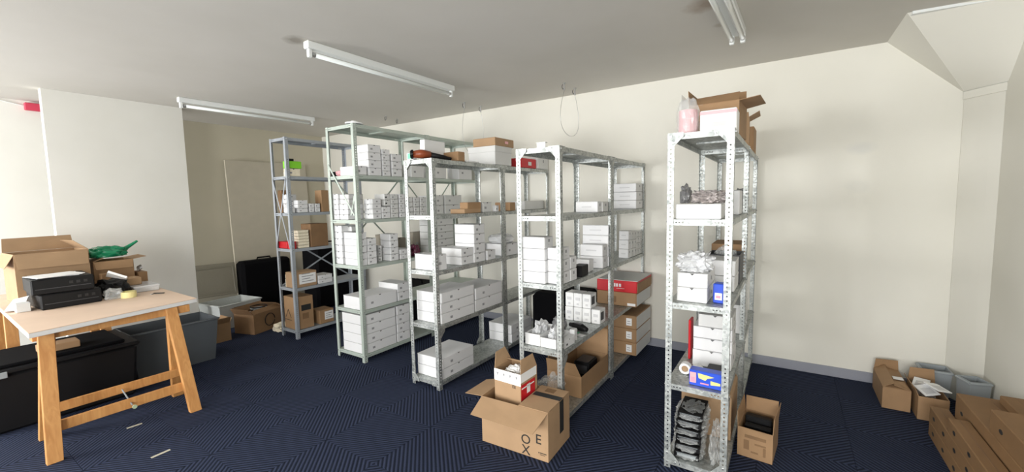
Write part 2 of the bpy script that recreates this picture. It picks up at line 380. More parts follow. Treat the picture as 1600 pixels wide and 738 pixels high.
def wire(a, b, sag, label, bow=0.):
    a = Vector((*a, HC-.07)); b = Vector((*b, HC-.07)); pts = []
    dv = (b-a)
    for i in range(33):
        t = i/32; c = math.cos(math.pi*t); p = a.lerp(b, (1-c)/2)
        p -= dv*(c*math.sin(math.pi*t)*bow*2); p.z -= sag*math.sin(math.pi*t)
        pts.append(p)
    mb = MB(); mb.tube(pts, .0022, STEEL, 6); tag(mb.build('hanging_wire', smooth=True), label, 'wire', 'wires hanging from ceiling hooks')
wire(*H4, .46, 'thin wire loop hanging from two hooks in front of the back wall, right of centre', .5)
wire(*H3, .56, 'thin wire loop hanging behind the brown box on the left galvanised rack', .25)
# ------------------------------------------------------------------ racks
def holes(h, pitch, a=.0048, b=.0048, skip=()):
    return [(z*pitch+.012, a, b) for z in range(int((h-.02)/pitch))]
PC = {}
def post_mesh(h, m, fx, fy, perforate_front=True, wd=.036):
    """angle upright; outer corner at the origin, flanges along fx (x) and fy (y)"""
    key = (round(h, 3), m.name, fx, fy)
    if key in PC: return PC[key]
    mb = MB(); hs = holes(h, .0254)
    mb.plate((0, 0, 0), (0, 0, 1), (fx, 0, 0), (0, fy, 0), h, wd, .0022, hs if perforate_front else [], m)
    mb.plate((0, fy*.0022, 0), (0, 0, 1), (0, fy, 0), (fx, 0, 0), h, wd, .0022, hs, m)
    PC[key] = mb.build('upright', mesh_only=True); return PC[key]
def shelf_mesh(wd, ln, m, key):
    if key in PC: return PC[key]
    mb = MB(); lip = .034; e = .0032
    x0, x1, y0, y1 = e, wd-e, e, ln-e
    mb.box(x0, x1, y0, y1, -.0015, 0, m)
    sl = [.03, .047, .064, .081]; slots = [(q, .0055, .0035) for q in sl]
    def lipside(o, a, n, L):
        hs = [(q, .0055, .0035) for q in sl]+[(L-q, .0055, .0035) for q in sl[::-1]]
        mb.plate(o, a, (0, 0, 1), n, L, lip-.001, .0014, hs, m)
    lipside((x0, y0, -lip), (1, 0, 0), (0, 1, 0), x1-x0); lipside((x0, y1, -lip), (1, 0, 0), (0, -1, 0), x1-x0)
    lipside((x0, y0+.0014, -lip), (0, 1, 0), (1, 0, 0), y1-y0-.0028); lipside((x1, y0+.0014, -lip), (0, 1, 0), (-1, 0, 0), y1-y0-.0028)
    for xa, xb in ((x0+.0014, x0+.012), (x1-.012, x1-.0014)): mb.box(xa, xb, y0+.0015, y1-.0015, -lip, -lip+.0012, m)
    mb.box(x0+.06, x1-.06, y0+ln*.5-.02, y0+ln*.5+.02, -.012, -.0016, m)
    PC[key] = mb.build('shelf', mesh_only=True); return PC[key]
RK = {}
def rack(key, name, label, x0, x1, y0, ys, zs, m, perf, gus, nick, top):
    t = thing('shelving_rack', label, 'shelving rack', (x0, y0, 0), 0, 'metal shelving racks in parallel rows')
    wd = x1-x0; end = ys[-1]-y0
    RK[key] = dict(x0=x0, x1=x1, y0=y0, ys=ys, zs=zs, nick=nick)
    cols = [0]+[y-y0 for y in ys]
    for i, yy in enumerate(cols):
        fy = 1 if i == 0 else -1
        for fx, xx in ((1, 0), (-1, wd)):
            link('upright', post_mesh(top, m, fx, fy, perf), t, (xx, yy if i == 0 or i == len(cols)-1 else yy-.001, 0))
            if 0 < i < len(cols)-1: link('upright', post_mesh(top, m, fx, 1, perf), t, (xx, yy+.001, 0))
    for i in range(len(cols)-1):
        L = cols[i+1]-cols[i]
        for z in zs: link('shelf', shelf_mesh(wd, L-.002, m, (key, i)), t, (0, cols[i]+.001, z-.002))
    if gus:
        g = .085; th = .002
        def gusset(o, a, b, n):
            mb = MB(); o = Vector(o); a = Vector(a); b = Vector(b)
            mb.prism([o, o+a*g, o+a*g+b*.022, o+a*.03+b*g*.95, o+b*g*.95], Vector(n)*th, m); mb.build('gusset', t)
        e = -.0025
        for (z, s) in ((top, -1), (.03, 1)):
            gusset((0, e, z), (1,0,0), (0,0,s), (0,1,0)); gusset((wd, e, z), (-1,0,0), (0,0,s), (0,1,0))
        for i in range(len(cols)-1):
            for z, s in ((top, -1), ):
                for xx in (-.0005, wd-.0015):
                    gusset((xx+(.004 if xx < .1 else -.004), cols[i]+.005, z-.0), (0,1,0), (0,0,s), (1,0,0)); gusset((xx+(.004 if xx < .1 else -.004), cols[i+1]-.005, z), (0,-1,0), (0,0,s), (1,0,0))
        gusset((wd+.0005, .002, zs[3]-.034), (0,1,0), (0,0,-1), (1,0,0)); gusset((.0, cols[1]-.002, .07), (0,-1,0), (0,0,1), (1,0,0))
    # bolt heads
    mb = MB()
    for z in zs:
        for xx in (.018, wd-.018):
            mb.tube([(xx, 0, z-.017), (xx, -.006, z-.017)], .0058, BOLT, 6)
        for yy in cols:
            for dy in ((.018,) if yy == 0 else ((-.018,) if yy == cols[-1] else (-.018, .018))):
                for s, xx in ((1, wd), (-1, 0)):
                    mb.tube([(xx, yy+dy, z-.017), (xx+s*.006, yy+dy, z-.017)], .0058, BOLT, 6)
    if gus:
        for z, s in ((top, -1), (.03, 1)):
            for xx, dz in ((.065, .012), (wd-.065, .012), (.018, .062), (wd-.018, .062)):
                mb.tube([(xx, -.002, z+s*dz), (xx, -.008, z+s*dz)], .0058, BOLT, 6)
    o = mb.build('bolts', t); o['kind'] = 'stuff'
    return t
ZG = [1.98, 1.51, 1.035, .562, .07]
RACK_A = rack('A', '', 'blue-grey painted steel rack, farthest left, by the leaning board', -5.22, -4.881, 2.681, [3.70], [2.405, 1.957, 1.525, 1.095, .62, .104], BLUEG, False, False, 'blue-grey rack', 2.408)
RACK_B = rack('B', '', 'sage green painted steel rack packed with small white cartons', -3.985, -3.54, 2.618, [3.62, 4.56], [2.398, 1.903, 1.458, .993, .538, .082], SAGE, False, False, 'sage green rack', 2.4)
RACK_C = rack('C', '', 'galvanised rack right of the sage green rack, with tools and boxes on top', -2.778, -2.449, 2.549, [3.573, 4.56], ZG, GALV, True, True, 'left galvanised rack', 1.982)
RACK_D = rack('D', '', 'middle galvanised rack with an empty top shelf, behind the large open carton', -1.622, -1.276, 2.539, [3.54, 4.54], [1.98, 1.51, 1.03, .557, .07], GALV, True, True, 'middle galvanised rack', 1.982)
RACK_E = rack('E', '', 'galvanised rack farthest right with an open brown box on top', -.578, -.241, 2.506, [3.56, 4.56], [1.98, 1.498, 1.013, .525, .055], GALV, True, True, 'right galvanised rack', 1.982)
def braces(t, bars, m):
    for a, b in bars:
        mb = MB(); a = Vector(a); b = Vector(b)
        up = (0, 1, 0) if abs(a.y-b.y) < .001 else (1, 0, 0)
        mb.bar(a, b, .018, .003, m, up=up); mb.build('brace', t)
# end braces (facing the camera) and back braces
wa = .339; wb = .445
braces(RACK_A, [((.02, -.004, 1.93), (wa-.02, -.004, 1.10)), ((wa-.02, -.008, 1.93), (.02, -.008, 1.10)),
    ((-.004, .04, .62), (-.004, .98, 1.09)), ((-.008, .98, .62), (-.008, .3, 1.09))], BLUEG)
braces(RACK_B, [((.02, -.004, 2.02), (wb-.04, -.004, 1.50)), ((wb-.02, .004+.03, 1.85), (.3, .034, 1.5)),
    ((-.004, .04, 1.9), (-.004, .96, 1.0)), ((-.008, .96, 1.9), (-.008, .04, 1.0)), ((-.004, 1.04, 1.9), (-.004, 1.9, 1.0)), ((-.008, 1.9, 1.9), (-.008, 1.04, 1.0))], SAGE)
# ------------------------------------------------------------------ cartons
SHN = {'A': ['top', 'second', 'third', 'fourth', 'fifth', 'bottom'], 'B': ['top', 'second', 'third', 'fourth', 'fifth', 'bottom'],
       'C': ['top', 'second', 'third', 'fourth', 'bottom'], 'D': ['top', 'second', 'third', 'fourth', 'bottom'], 'E': ['top', 'second', 'third', 'fourth', 'bottom']}
def posword(i, n):   # i counted from the bottom
    if n == 1: return ''
    if i == 0: return 'bottom one'
    if i == n-1: return 'top one'
    return {1: 'second down', 2: 'third down', 3: 'fourth down', 4: 'fifth down'}[n-1-i]
def carton(x0, x1, y0, y1, z0, z1, label, m=WHITE, cat='box', group=None, name='carton', jit=.006, style='mail', lab=None, rz=None):
    """closed folding carton with lid line, thumb notch and small printed mark"""
    wx, wy, wz = x1-x0, y1-y0, z1-z0
    if wx <= .01 or wy <= .01 or wz <= .005: print('BAD', label, wx, wy, wz); return None
    a = rz if rz is not None else rnd.uniform(-.02, .02)*min(1, .3/max(wx, wy))
    cx, cy = (x0+x1)/2+rnd.uniform(-jit, jit)*.3, (y0+y1)/2
    hx, hy = wx/2-.002, wy/2-.002; h = wz-.0022
    mb = MB(); mb.box(-hx, hx, -hy, hy, 0, h, m)
    b = mb.build(name, loc=(cx, cy, z0), rz=a, bevel=min(.0045, h*.12))
    tag(b, label, cat, group)
    e = .0006
    if style in ('mail', 'plain', 'vnotch', 'lid'):
        # lid flap line: the folded lid is one sheet proud of the body
        if style != 'plain':
            mb = MB(); t = max(.006, h*.16) if style == 'lid' else .0015
            mb.box(-hx-e, hx+e, -hy-e, hy+e, h-t, h+.0006, m); lid_ = mb.build('lid', b)
    if style == 'mail':
        r = min(.012, wy*.07, h*.12)
        pts = [(hx+.0004, r*math.cos(math.pi+q*math.pi/6), h-.0008+r*math.sin(math.pi+q*math.pi/6)) for q in range(7)]
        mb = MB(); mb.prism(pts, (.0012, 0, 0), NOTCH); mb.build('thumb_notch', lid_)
        s = min(.011, h*.12); yy = -hy*.45
        mb = MB(); mb.box(hx+.0004, hx+.0012, yy-s*1.4, yy+s*1.4, h*.45-s, h*.45+s, lab or GREYINK); mb.build('printed_mark', b)
    elif style == 'vnotch':
        r = min(.012, wx*.12, h*.22)
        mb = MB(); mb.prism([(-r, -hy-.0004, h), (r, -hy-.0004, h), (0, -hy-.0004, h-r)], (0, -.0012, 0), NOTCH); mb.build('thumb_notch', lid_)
        s = min(.011, h*.15, wy*.12)
        mb = MB(); mb.box(hx+.0004, hx+.0012, -s*1.3, s*1.3, h*.5-s, h*.5+s, lab or GREYINK); mb.build('printed_mark', b)
    elif style == 'front':      # pale printed name on the end, small dark block on the side
        mb = MB(); mb.box(-wx*.22, wx*.22, -hy-.0012, -hy-.0004, h*.45, h*.56, PALEINK); mb.build('printed_name', b)
        s = min(.012, wy*.1)
        mb = MB(); mb.box(hx+.0004, hx+.0012, -s, s, h*.55, h*.8, GREYINK); mb.box(hx+.0004, hx+.0012, -s*1.5, s*1.5, h*.3, h*.33, PALEINK); mb.build('printed_mark', b)
    return b
def S(rk, sh, u0, u1, vt, n, desc, ul=None, dx=.27, ins=.012, m=WHITE, style='mail', what='white carton', zb=None, gp=None, minx=.008, ylim=None, lab=None, uses=1.0, name='carton', tail=True):
    R = RK[rk]; z0 = R['zs'][sh] if zb is None else zb; x1 = R['x1']-ins
    y0 = fit(1, (x1, 0, z0), u=u0); y1 = fit(1, (x1, 0, z0), u=u1)
    y0 = max(y0, R['y0']+.012); y1 = min(y1, R['ys'][-1]-.01, ylim or 99)
    zt = fit(2, (x1, y0, 0), v=vt)
    x0 = fit(0, (0, y0, z0), u=ul) if ul is not None else x1-dx
    x0 = max(x0, R['x0']+minx)
    h = (zt-z0)/n; out = []
    for i in range(n):
        p = posword(i, n)
        d = f"{what}, {p+' in ' if n > 1 else ''}{desc}, {SHN[rk][sh]} shelf, {R['nick']}"
        out.append(carton(x0, x1, y0, y1, z0+i*h, z0+(i+1)*h, d, m, style=style, group=gp or f"cartons on the {R['nick']}", lab=lab, name=name))
    return (x0, x1, y0, y1, zt)
# ---- rack C
S('C', 4, 692.5, 741, 562, 2, 'pair at the near end', ul=646, what='large white carton')
S('C', 4, 800, 831, 509, 2, 'pair in the far bay', ul=756, what='large white carton')
S('C', 3, 691.5, 742, 459, 3, 'nearest stack', ul=644, what='large white carton')
S('C', 3, 744, 785, 451, 2, 'stack beside the second upright', ul=700, what='large white carton')
S('C', 2, 684, 699, 399, 1, 'nearest and alone', ul=648, what='white cube carton')
S('C', 2, 721, 741, 389, 2, 'low stack in the middle', ul=690, ins=.03)
c4 = S('C', 2, 742, 759, 351, 4, 'tall middle stack', ul=711, ins=.02)
S('C', 2, 762, 775, 392, 1, 'just beyond the tall stack', ul=750, what='small white carton')
e5 = S('C', 2, 791, 812, 382, 1, 'under a plastic pillow, far bay', what='wide white carton', dx=.31)
blob('plastic_bag', 'translucent white pillow bag lying on wide carton, left galvanised rack', 'bag', ((e5[0]+e5[1])/2, (e5[2]+e5[3])/2, e5[4]+.002), (.13, .13, .055), CLEARW, 3, .12)
# ---- rack C second shelf: cardboard pieces
R = RK['C']
def onshelf(rk, sh, u, v):  return sight(2, RK[rk]['zs'][sh], u, v)
zc = 1.51
S('C', 1, 726, 752, 326.5, 1, 'flat and open toward the window', ul=703, m=KRAFT2, what='flat brown carton', style='plain', ins=.01)
fb = S('C', 1, 731, 752, 316, 1, 'resting on the flat brown carton', dx=.1, m=KRAFT, what='small brown carton', style='plain', ins=.012, zb=1.51+.035)
S('C', 1, 755, 769, 316, 1, 'printed, beside the brown cartons', m=WHITE3, what='white carton', dx=.14, ins=.03)
S('C', 1, 775, 780, 321, 1, 'tiny, against the second upright', m=WHITE, what='white carton', dx=.05)
S('C', 1, 797, 806, 316, 1, 'just past the second upright', m=KRAFT, what='brown wrapped carton', dx=.2, style='plain')
S('C', 1, 820, 850, 314, 1, 'long and flat at the wall end', m=WHITE3, dx=.2, ins=.05, style='plain', what='grey-white carton')
# ---- rack C top
def top_box(u0, u1, vt, label, ul=None, dx=.2, m=WHITE, ins=.01, style='plain', z=1.983, rk='C', **k):
    R = RK[rk]; x1 = R['x1']-ins; y0 = fit(1, (x1, 0, z), u=u0); y1 = fit(1, (x1, 0, z), u=u1); zt = fit(2, (x1, y0, 0), v=vt)
    x0 = fit(0, (0, y0, z), u=ul) if ul is not None else x1-dx
    y0 = max(y0, R['y0']+.01)
    return (x0, x1, y0, y1, zt, carton(x0, x1, y0, y1, z, zt, label, m, style=style, **k))
gw = top_box(641, 652, 237, 'small white box with a mint green end, front left on top of left galvanised rack', ul=630, ins=.22)
mb = MB(); s_ = gw[5]; hx = (gw[1]-gw[0])/2; hy = (gw[3]-gw[2])/2; hz = gw[4]-1.983
mb.box(-hx*.6, hx*.75, -hy-.001, -hy+.001, hz*.15, hz*.85, MINT); mb.build('green_label', s_)
wt = top_box(664, 697, 217, 'upright glossy white box behind the tools on top of left galvanised rack', ul=656, ins=.20, m=WHITE2)
# power tool: black and orange lump
t = thing('power_tool', 'black and orange hand tool lying on top front of left galvanised rack', 'tool', (-2.64, 2.60, 1.983), .75)
mb = MB(); mb.tube([(-.05, 0, .045), (.02, .0, .05), (.09, .03, .045)], [.03, .038, .03], ORANGE, 12); mb.build('motor_body', t, smooth=True)
mb = MB(); mb.tube([(.09, .03, .045), (.2, .09, .03), (.27, .12, .018)], [.024, .02, .014], BLACKP, 10); mb.build('handle', t, smooth=True)
mb = MB()
for k in range(8):
    a = k*math.pi/4; mb.tube([(-.055, 0, .045), (-.06+.0, .05*math.cos(a), .045+.038*math.sin(a))], .011, BLACKP, 6)
mb.tube([(-.075, 0, .045), (-.045, 0, .045)], .03, BLACKP, 12); mb.build('knob', t)
for i, (u0, u1, vt, ul, z) in enumerate([(716, 727, 243, 690, 1.983), (716, 727, 236, 694, 2.022)]):
    b = top_box(u0, u1, vt, ['lower flat brown carton beside the white lidded box on left galvanised rack', 'upper flat brown carton beside the white lidded box on left galvanised rack'][i], dx=.2, m=KRAFT, z=z, ins=.03)
p = MB(); 
for k in range(3): p.box(-.11+k*.004, .11, -.09, .09-k*.003, k*.004, k*.004+.0035, PAPER)
tag(p.build('paper_stack', loc=(-2.58, 3.13, 1.983)), 'low stack of papers in front of white lidded box, left galvanised rack', 'paper')
def lidded(x0, x1, y0, y1, z0, z1, label, m, lidh=.32):
    t = thing('archive_box', label, 'box', ((x0+x1)/2, (y0+y1)/2, z0)); hx, hy, h = (x1-x0)/2, (y1-y0)/2, z1-z0
    mb = MB(); mb.box(-hx, hx, -hy, hy, 0, h-.004, m); mb.build('body', t, bevel=.004)
    mb = MB(); mb.box(-hx-.005, hx+.005, -hy-.005, hy+.005, h*(1-lidh), h, m); mb.build('lid', t, bevel=.003)
    return t
x1 = -2.46; y0 = fit(1, (x1, 0, 1.983), u=774); y1 = fit(1, (x1, 0, 1.983), u=797)+.03; x0 = fit(0, (0, y0, 1.983), u=726); zt = fit(2, (x1, y0, 0), v=227)
x0 = max(x0, -2.80)
lidded(x0, x1, y0, y1, 1.983, zt, 'large white lidded box with a brown carton on it, on left galvanised rack', WHITE3)
b = carton(x0+.06, x1+.005, y0-.0+.0, y1+.05, zt+.001, zt+.085, 'brown carton with a pink label on top of the white lidded box', KRAFT2, style='plain', rz=.0)
mb = MB(); hx = (x1-x0-.055)/2; mb.box(hx+.0, hx+.0016, .0, .06, .03, .055, PINKWRAP); mb.build('shipping_label', b)
b = top_box(815, 838, 246, 'red box on the far top of left galvanised rack', ul=797, m=RED, ins=.02)
mb = MB(); hx = (b[1]-b[0])/2; mb.box(hx-.0005, hx+.001, -.02, .05, .03, .07, WHITE3); mb.build('printed_label', b[5])
top_box(841, 857, 245, 'white printed box beyond the red box at the wall end of left galvanised rack', ul=818, m=WHITE3, ins=.0, style='front')
mb = MB(); mb.box(-.04, .04, -.012, .012, 0, .004, STEEL); mb.box(-.035, .035, -.012, -.009, .004, .05, STEEL); mb.box(-.038, .04, -.02, .012, .05, .053, STEEL)
tag(mb.build('metal_bracket', loc=(-1.50, 2.70, 1.982)), 'small metal bracket on the near top of middle galvanised rack', 'bracket')
# ---- rack D
S('D', 1, 934, 941, 314.5, 1, 'left of the two in the near bay', ul=899, style='front', what='white carton', ins=.0+.02)
S('D', 1, 942, 951, 315, 1, 'right of the two in the near bay', ul=905, style='front', what='off-white carton', m=WHITE3)
S('D', 1, 994, 1007, 286, 3, 'far bay stack', ul=958, style='front', what='long white carton')
S('D', 2, 846.5, 866, 371, 4, 'front left stack', ul=816, style='front', ins=.13, what='white carton')
S('D', 2, 879, 891.5, 388, 3, 'front right stack', dx=.12, style='front', what='white carton')
S('D', 2, 892, 902, 402, 2, 'second row by the upright', dx=.12, style='front', what='white carton')
S('D', 2, 921, 928, 406, 1, 'flat beside the black box', dx=.12, ins=.05, style='plain', what='small white carton')
S('D', 2, 909, 920, 416, 1, 'the only black one', dx=.085, m=BLACKP, style='plain', what='small black box')
S('D', 2, 942, 949, 383, 2, 'stack before a taller one', ul=906, style='front', what='white carton')
S('D', 2, 951, 958, 352, 4, 'tall stack at middle upright', ul=910, ylim=3.50, style='front', what='wide white carton')
us = [982, 986.5, 991, 995.5, 999.5, 1003.5]
for k in range(5):
    S('D', 2, us[k], us[k+1]-.2, 361, 3 if k < 3 else 4, f"far bay {['first', 'second', 'third', 'fourth', 'last'][k]} stack", dx=.10, style='front', what='white carton', m=WHITE3) if k else S('D', 2, us[k], us[k+1]-.2, 361, 3, 'far bay first stack', dx=.10, style='front', what='white carton')

# fourth shelf: cube cartons with a dark window
z = .557; w_ = .082; yq = 3.30
def cube(x, y, z, label):
    b = carton(x, x+w_-.001, y, y+.13, z, z+.125, label, WHITE2, style='plain', rz=0., group='small white cube cartons with a dark window')
    mb = MB(); mb.box(w_/2-.0025, w_/2-.0008, -.045, .02, .03, .10, DARKG); mb.build('window', b)
    mb = MB(); mb.box(-.02, .02, -.0662, -.0646, .06, .085, PALEINK); mb.box(-.01, .01, -.0662, -.0646, .02, .035, PALEINK); mb.build('printed_name', b)
for k in range(4): cube(-1.29-.333+k*w_, yq, z, f"white cube carton in the lower row of four, {['leftmost', 'second from left', 'third from left', 'rightmost'][k]}, on middle galvanised rack")
for k in range(3): cube(-1.29-.333+k*w_, yq+.002, z+.1245, f"white cube carton in the upper row of three, {['leftmost', 'middle one', 'rightmost'][k]}, on middle galvanised rack")
# scanner, cards
t = thing('hand_scanner', 'black handheld device lying in front of the white cube cartons', 'device', tuple(onshelf('D', 3, 903, 515)), -.35)
mb = MB(); mb.tube([(-.09, 0, .022), (-.03, 0, .026), (.05, 0, .026), (.1, 0, .02)], [.016, .026, .028, .018], BLACKP, 12); mb.build('body', t, smooth=True)
mb = MB(); mb.box(-.03, .05, -.018, .018, .045, .054, DARKG); mb.build('grip', t, bevel=.004)
for k, (u, v, m, a) in enumerate([(897, 521, MINT, .3), (906, 524, PAPER, -.2), (890, 526, PAPER, .5)]):
    p = onshelf('D', 3, u, v); mb = MB(); mb.box(-.04, .04, -.027, .027, 0, .003, m); mb.box(-.03, .02, -.02, -.01, .003, .0034, PALEINK)
    tag(mb.build('card', loc=(p.x, p.y, .557+.004*k*.0), rz=a), ['green printed card below the black device on middle rack', 'white card nearest the cube cartons below the black device', 'white card beside the open white tray on middle rack'][k], 'card')
def tray(x0, x1, y0, y1, z, h, label, m, fill, seed, name='open_carton', th=.003, fm=CLEARW, **k):
    t = thing(name, label, 'box', ((x0+x1)/2, (y0+y1)/2, z)); hx, hy = (x1-x0)/2, (y1-y0)/2; mb = MB()
    mb.box(-hx, hx, -hy, hy, 0, th, m); mb.box(-hx, hx, -hy, -hy+th, th, h, m); mb.box(-hx, hx, hy-th, hy, th, h, m); mb.box(-hx, -hx+th, -hy+th, hy-th, th, h, m); mb.box(hx-th, hx, -hy+th, hy-th, th, h, m)
    mb.build('body', t); return t
pl = onshelf('D', 3, 850, 545); pn = onshelf('D', 3, 820, 537)
yt = 2.585
tray(-1.60, -1.475, yt, yt+.28, .558, .085, 'left open white tray of crumpled plastic, front of fourth shelf, middle rack', WHITE2, 1, 1)
tray(-1.47, -1.345, yt, yt+.24, .558, .07, 'right open white tray with a barcode, front of fourth shelf, middle rack', WHITE2, 1, 2)
for k, (x, y, z, r, m) in enumerate([(-1.538, 2.72, .563, (.036, .08, .08), CLEARW), (-1.408, 2.70, .563, (.036, .07, .065), CLEARW), (-1.44, 2.83, .62, (.05, .05, .06), SMOKE)]):
    blob('plastic_bag', ['crumpled clear bag in the left open white tray, middle rack', 'crumpled clear bag in the right open white tray, middle rack', 'dark shiny bag standing behind the two open white trays'][k], 'bag', (x, y, z), r, m, 11+k, .5, 4)
carton(-1.345+.01, -1.285, 2.60, 2.78, .558, .62, 'white carton with black print right of the front upright, middle rack', WHITE, style='mail', lab=INK)
carton(-1.345, -1.30, 2.80, 2.86, .558, .65, 'upright slim white carton behind the front right upright, middle rack', WHITE, style='plain')
# far bay: red and brown boxes sticking out
def bigbox(x0, x1, y0, y1, z0, z1, label, m, topm, rz=0.):
    t = thing('shipping_carton', label, 'box', ((x0+x1)/2, (y0+y1)/2, z0), rz); hx, hy, h = (x1-x0)/2, (y1-y0)/2, z1-z0
    mb = MB(); mb.box(-hx, hx, -hy, hy, 0, h, m); mb.build('body', t, bevel=.006)
    return t, hx, hy, h
xa, xb = -1.60, -1.195; ya = 3.99
zz = .5585; z1 = fit(2, (xb, ya, 0), v=459.5); z2 = fit(2, (xb, ya, 0), v=441)
t, hx, hy, h = bigbox(xa, xb, ya, 4.50, zz, z1, 'brown carton under the red box in the far bay, middle galvanised rack', KRAFT, KRAFT)
mb = MB(); mb.box(hx-.09, hx-.01, -hy-.002, -hy, .01, .035, PAPER); mb.build('shipping_label', t); mb = MB(); mb.box(hx, hx+.002, -hy+.01, hy-.02, .01, h-.01, WHITE3); mb.build('side_sheet', t)
mb = MB(); mb.box(-.09, .0, -hy-.0015, -hy, .03, .09, KRAFTD); mb.build('printed_mark', t)
t, hx, hy, h = bigbox(xa-.0, xb+.005, ya, 4.50, z1+.001, z2, 'red carton with a white lid edge in the far bay, middle galvanised rack', RED, WHITE3)
mb = MB(); mb.box(-hx+.01, hx+.002, -hy+.005, hy, h, h+.004, WHITE3); mb.build('lid', t)
mb = MB(); mb.box(hx, hx+.003, -hy+.004, hy-.01, .005, h-.02, KRAFT); mb.build('side_flap', t)
mb = MB(); mb.box(-hx*.12, -hx*.12+.014, -hy-.0015, -hy, h*.45, h*.75, WHITE); mb.box(-hx*.02, -hx*.02+.02, -hy-.0015, -hy, h*.45, h*.72, WHITE); mb.box(hx*.13, hx*.13+.02, -hy-.0015, -hy, h*.45, h*.72, WHITE); mb.box(0, .08, -hy-.0015, -hy, h*.3, h*.33, WHITE); mb.build('printed_name', t)
zb = .0715
vv = [558, 537, 516, 495]
for k in range(3):
    za = zb if k == 0 else fit(2, (xb, ya, 0), v=vv[k]); zt = fit(2, (xb, ya, 0), v=vv[k+1])
    t, hx, hy, h = bigbox(xa, xb, ya, 4.50, za+.0005, zt-.0005, f"brown carton with a white sticker, {['bottom', 'middle', 'top'][k]} of the three below the red box", KRAFT, WHITE3)
    mb = MB(); mb.box(hx-.10, hx-.045, -hy-.002, -hy, h*.25, h*.8, PAPER); mb.box(hx-.09, hx-.055, -hy-.0025, -hy-.002, h*.38, h*.42, GREYINK); mb.box(hx-.09, hx-.06, -hy-.0025, -hy-.002, h*.55, h*.59, GREYINK); mb.build('sticker', t)
    mb = MB(); mb.box(hx, hx+.0015, -hy+.01, hy-.01, .006, h-.006, WHITE3); mb.build('side_sheet', t)
# ------------------------------------------------------------------ open brown box builder
def open_box(name, label, loc, wd, dp, h, rz, m, flaps, inside=None, th=.004, tape=True, cat='box'):
    """flaps: dict side -> (length, angle in degrees, 0 = upright, 90 = level outward, -90 = folded in), side in n,s,e,w (s faces -y)"""
    t = thing(name, label, cat, loc, rz); hx, hy = wd/2, dp/2
    mb = MB(); mb.box(-hx, hx, -hy, hy, 0, th, m); mb.box(-hx, hx, -hy, -hy+th, th, h, m); mb.box(-hx, hx, hy-th, hy, th, h, m)
    mb.box(-hx, -hx+th, -hy+th, hy-th, th, h, m); mb.box(hx-th, hx, -hy+th, hy-th, th, h, m); mb.build('body', t)
    for s, spec in flaps.items():
        L, ang = spec[:2]; a = math.radians(ang); tp = spec[2] if len(spec) > 2 else .008
        ax = {'s': ((-hx, -hy+th/2), (1, 0), (0, -1), wd), 'n': ((-hx, hy-th/2), (1, 0), (0, 1), wd), 'e': ((hx-th/2, -hy), (0, 1), (1, 0), dp), 'w': ((-hx+th/2, -hy), (0, 1), (-1, 0), dp)}[s]
        (px, py), (ux, uy), (ox, oy), W = ax
        d = Vector((ox*math.sin(a), oy*math.sin(a), math.cos(a))); n = Vector((ox*math.cos(a), oy*math.cos(a), -math.sin(a)))*(th*.8)
        u = Vector((ux, uy, 0)); p0 = Vector((px, py, h+.001))+u*.003
        mb = MB(); bend = L*.5; w2 = W-.006
        q = [p0, p0+u*w2, p0+u*(w2-tp)+d*L+n*2, p0+u*tp+d*(L-.004)]
        mb.hexa(q, [x+n for x in q], m); mb.build('flap', t)
    return t
# ---- bottom shelf of middle rack
p0 = sight(0, -1.29, 918, 620)
ob = open_box('open_carton', 'long open brown box on the bottom shelf of middle galvanised rack', (-1.446, 3.20, .0705), .30, .58, .17, 0, KRAFT, {'s': (.14, 25, .02), 'n': (.22, 4), 'w': (.13, -2)})
mb = MB(); mb.box(-.07, .07, -.09, .09, 0, .13, BLACKP); mb.box(-.06, .06, -.085, .085, .13, .137, DARKG); mb.box(-.055, .055, -.0915, -.09, .03, .11, DARKG)
tag(mb.build('black_device', loc=(-1.42, 3.28, .11), bevel=.004), 'dark glossy device inside the long open box, middle rack bottom shelf', 'device')
blob('plastic_bag', 'crumpled clear bag of parts on the bottom shelf at the near end, middle rack', 'bag', (-1.47, 2.74, .072), (.08, .12, .11), CLEAR, 21, .5, 3.5, 4)
blob('plastic_bag', 'small silvery bag of grey parts in front of the long open box', 'bag', (-1.335, 2.66, .072), (.035, .06, .075), SMOKE, 23, .5, 3.5)
# ---- rack E
S('E', 1, 1124, 1133, 318, 1, 'filled with small bagged parts, near end', ul=1055, ins=.055, style='plain', what='white open-top carton', m=WHITE2)
blob('parts_bag', 'clear bag of small grey and pink parts on white carton, right rack', 'bag', (-.375, 2.68, 1.585), (.09, .10, .04), PARTS, 31, .45, 6, 4)
blob('parts_bag', 'black crumpled bag on the left of the white carton, right rack', 'bag', (-.505, 2.66, 1.585), (.028, .07, .06), SMOKE, 32, .4, 4)
carton(-.47, -.40, 2.96, 3.08, 1.4985, 1.64, 'grey carton with a dark edge behind the parts bag, right rack', TANB, style='lid')
carton(-.39, -.31, 2.93, 3.07, 1.4985, 1.65, 'grey-white printed carton behind the parts bag, right rack', WHITE3, style='mail')
carton(-.315, -.257, 3.10, 3.30, 1.4985, 1.66, 'tall white carton by the middle right upright, second shelf, right rack', WHITE, style='plain')
blob('plastic_bag', 'dark bag hanging over the far bay of the second shelf, right rack', 'bag', (-.31, 3.75, 1.50), (.05, .12, .10), SMOKE, 34, .5, 4)
blob('plastic_bag', 'shiny clear bag of parts in the far bay, second shelf, right rack', 'bag', (-.33, 4.1, 1.50), (.07, .15, .07), CLEAR, 35, .5, 4)
tt = S('E', 2, 1104.5, 1117, 429, 2, 'pair at the near left corner', ul=1056, ins=.125, style='vnotch', what='white carton', m=WHITE2)
blob('plastic_bag', 'crumpled clear bag on the two white cartons, third shelf, right rack', 'bag', ((tt[0]+tt[1])/2, tt[2]+.11, tt[4]+.001), (.085, .09, .062), CLEARW, 36, .5, 3.4, 4)
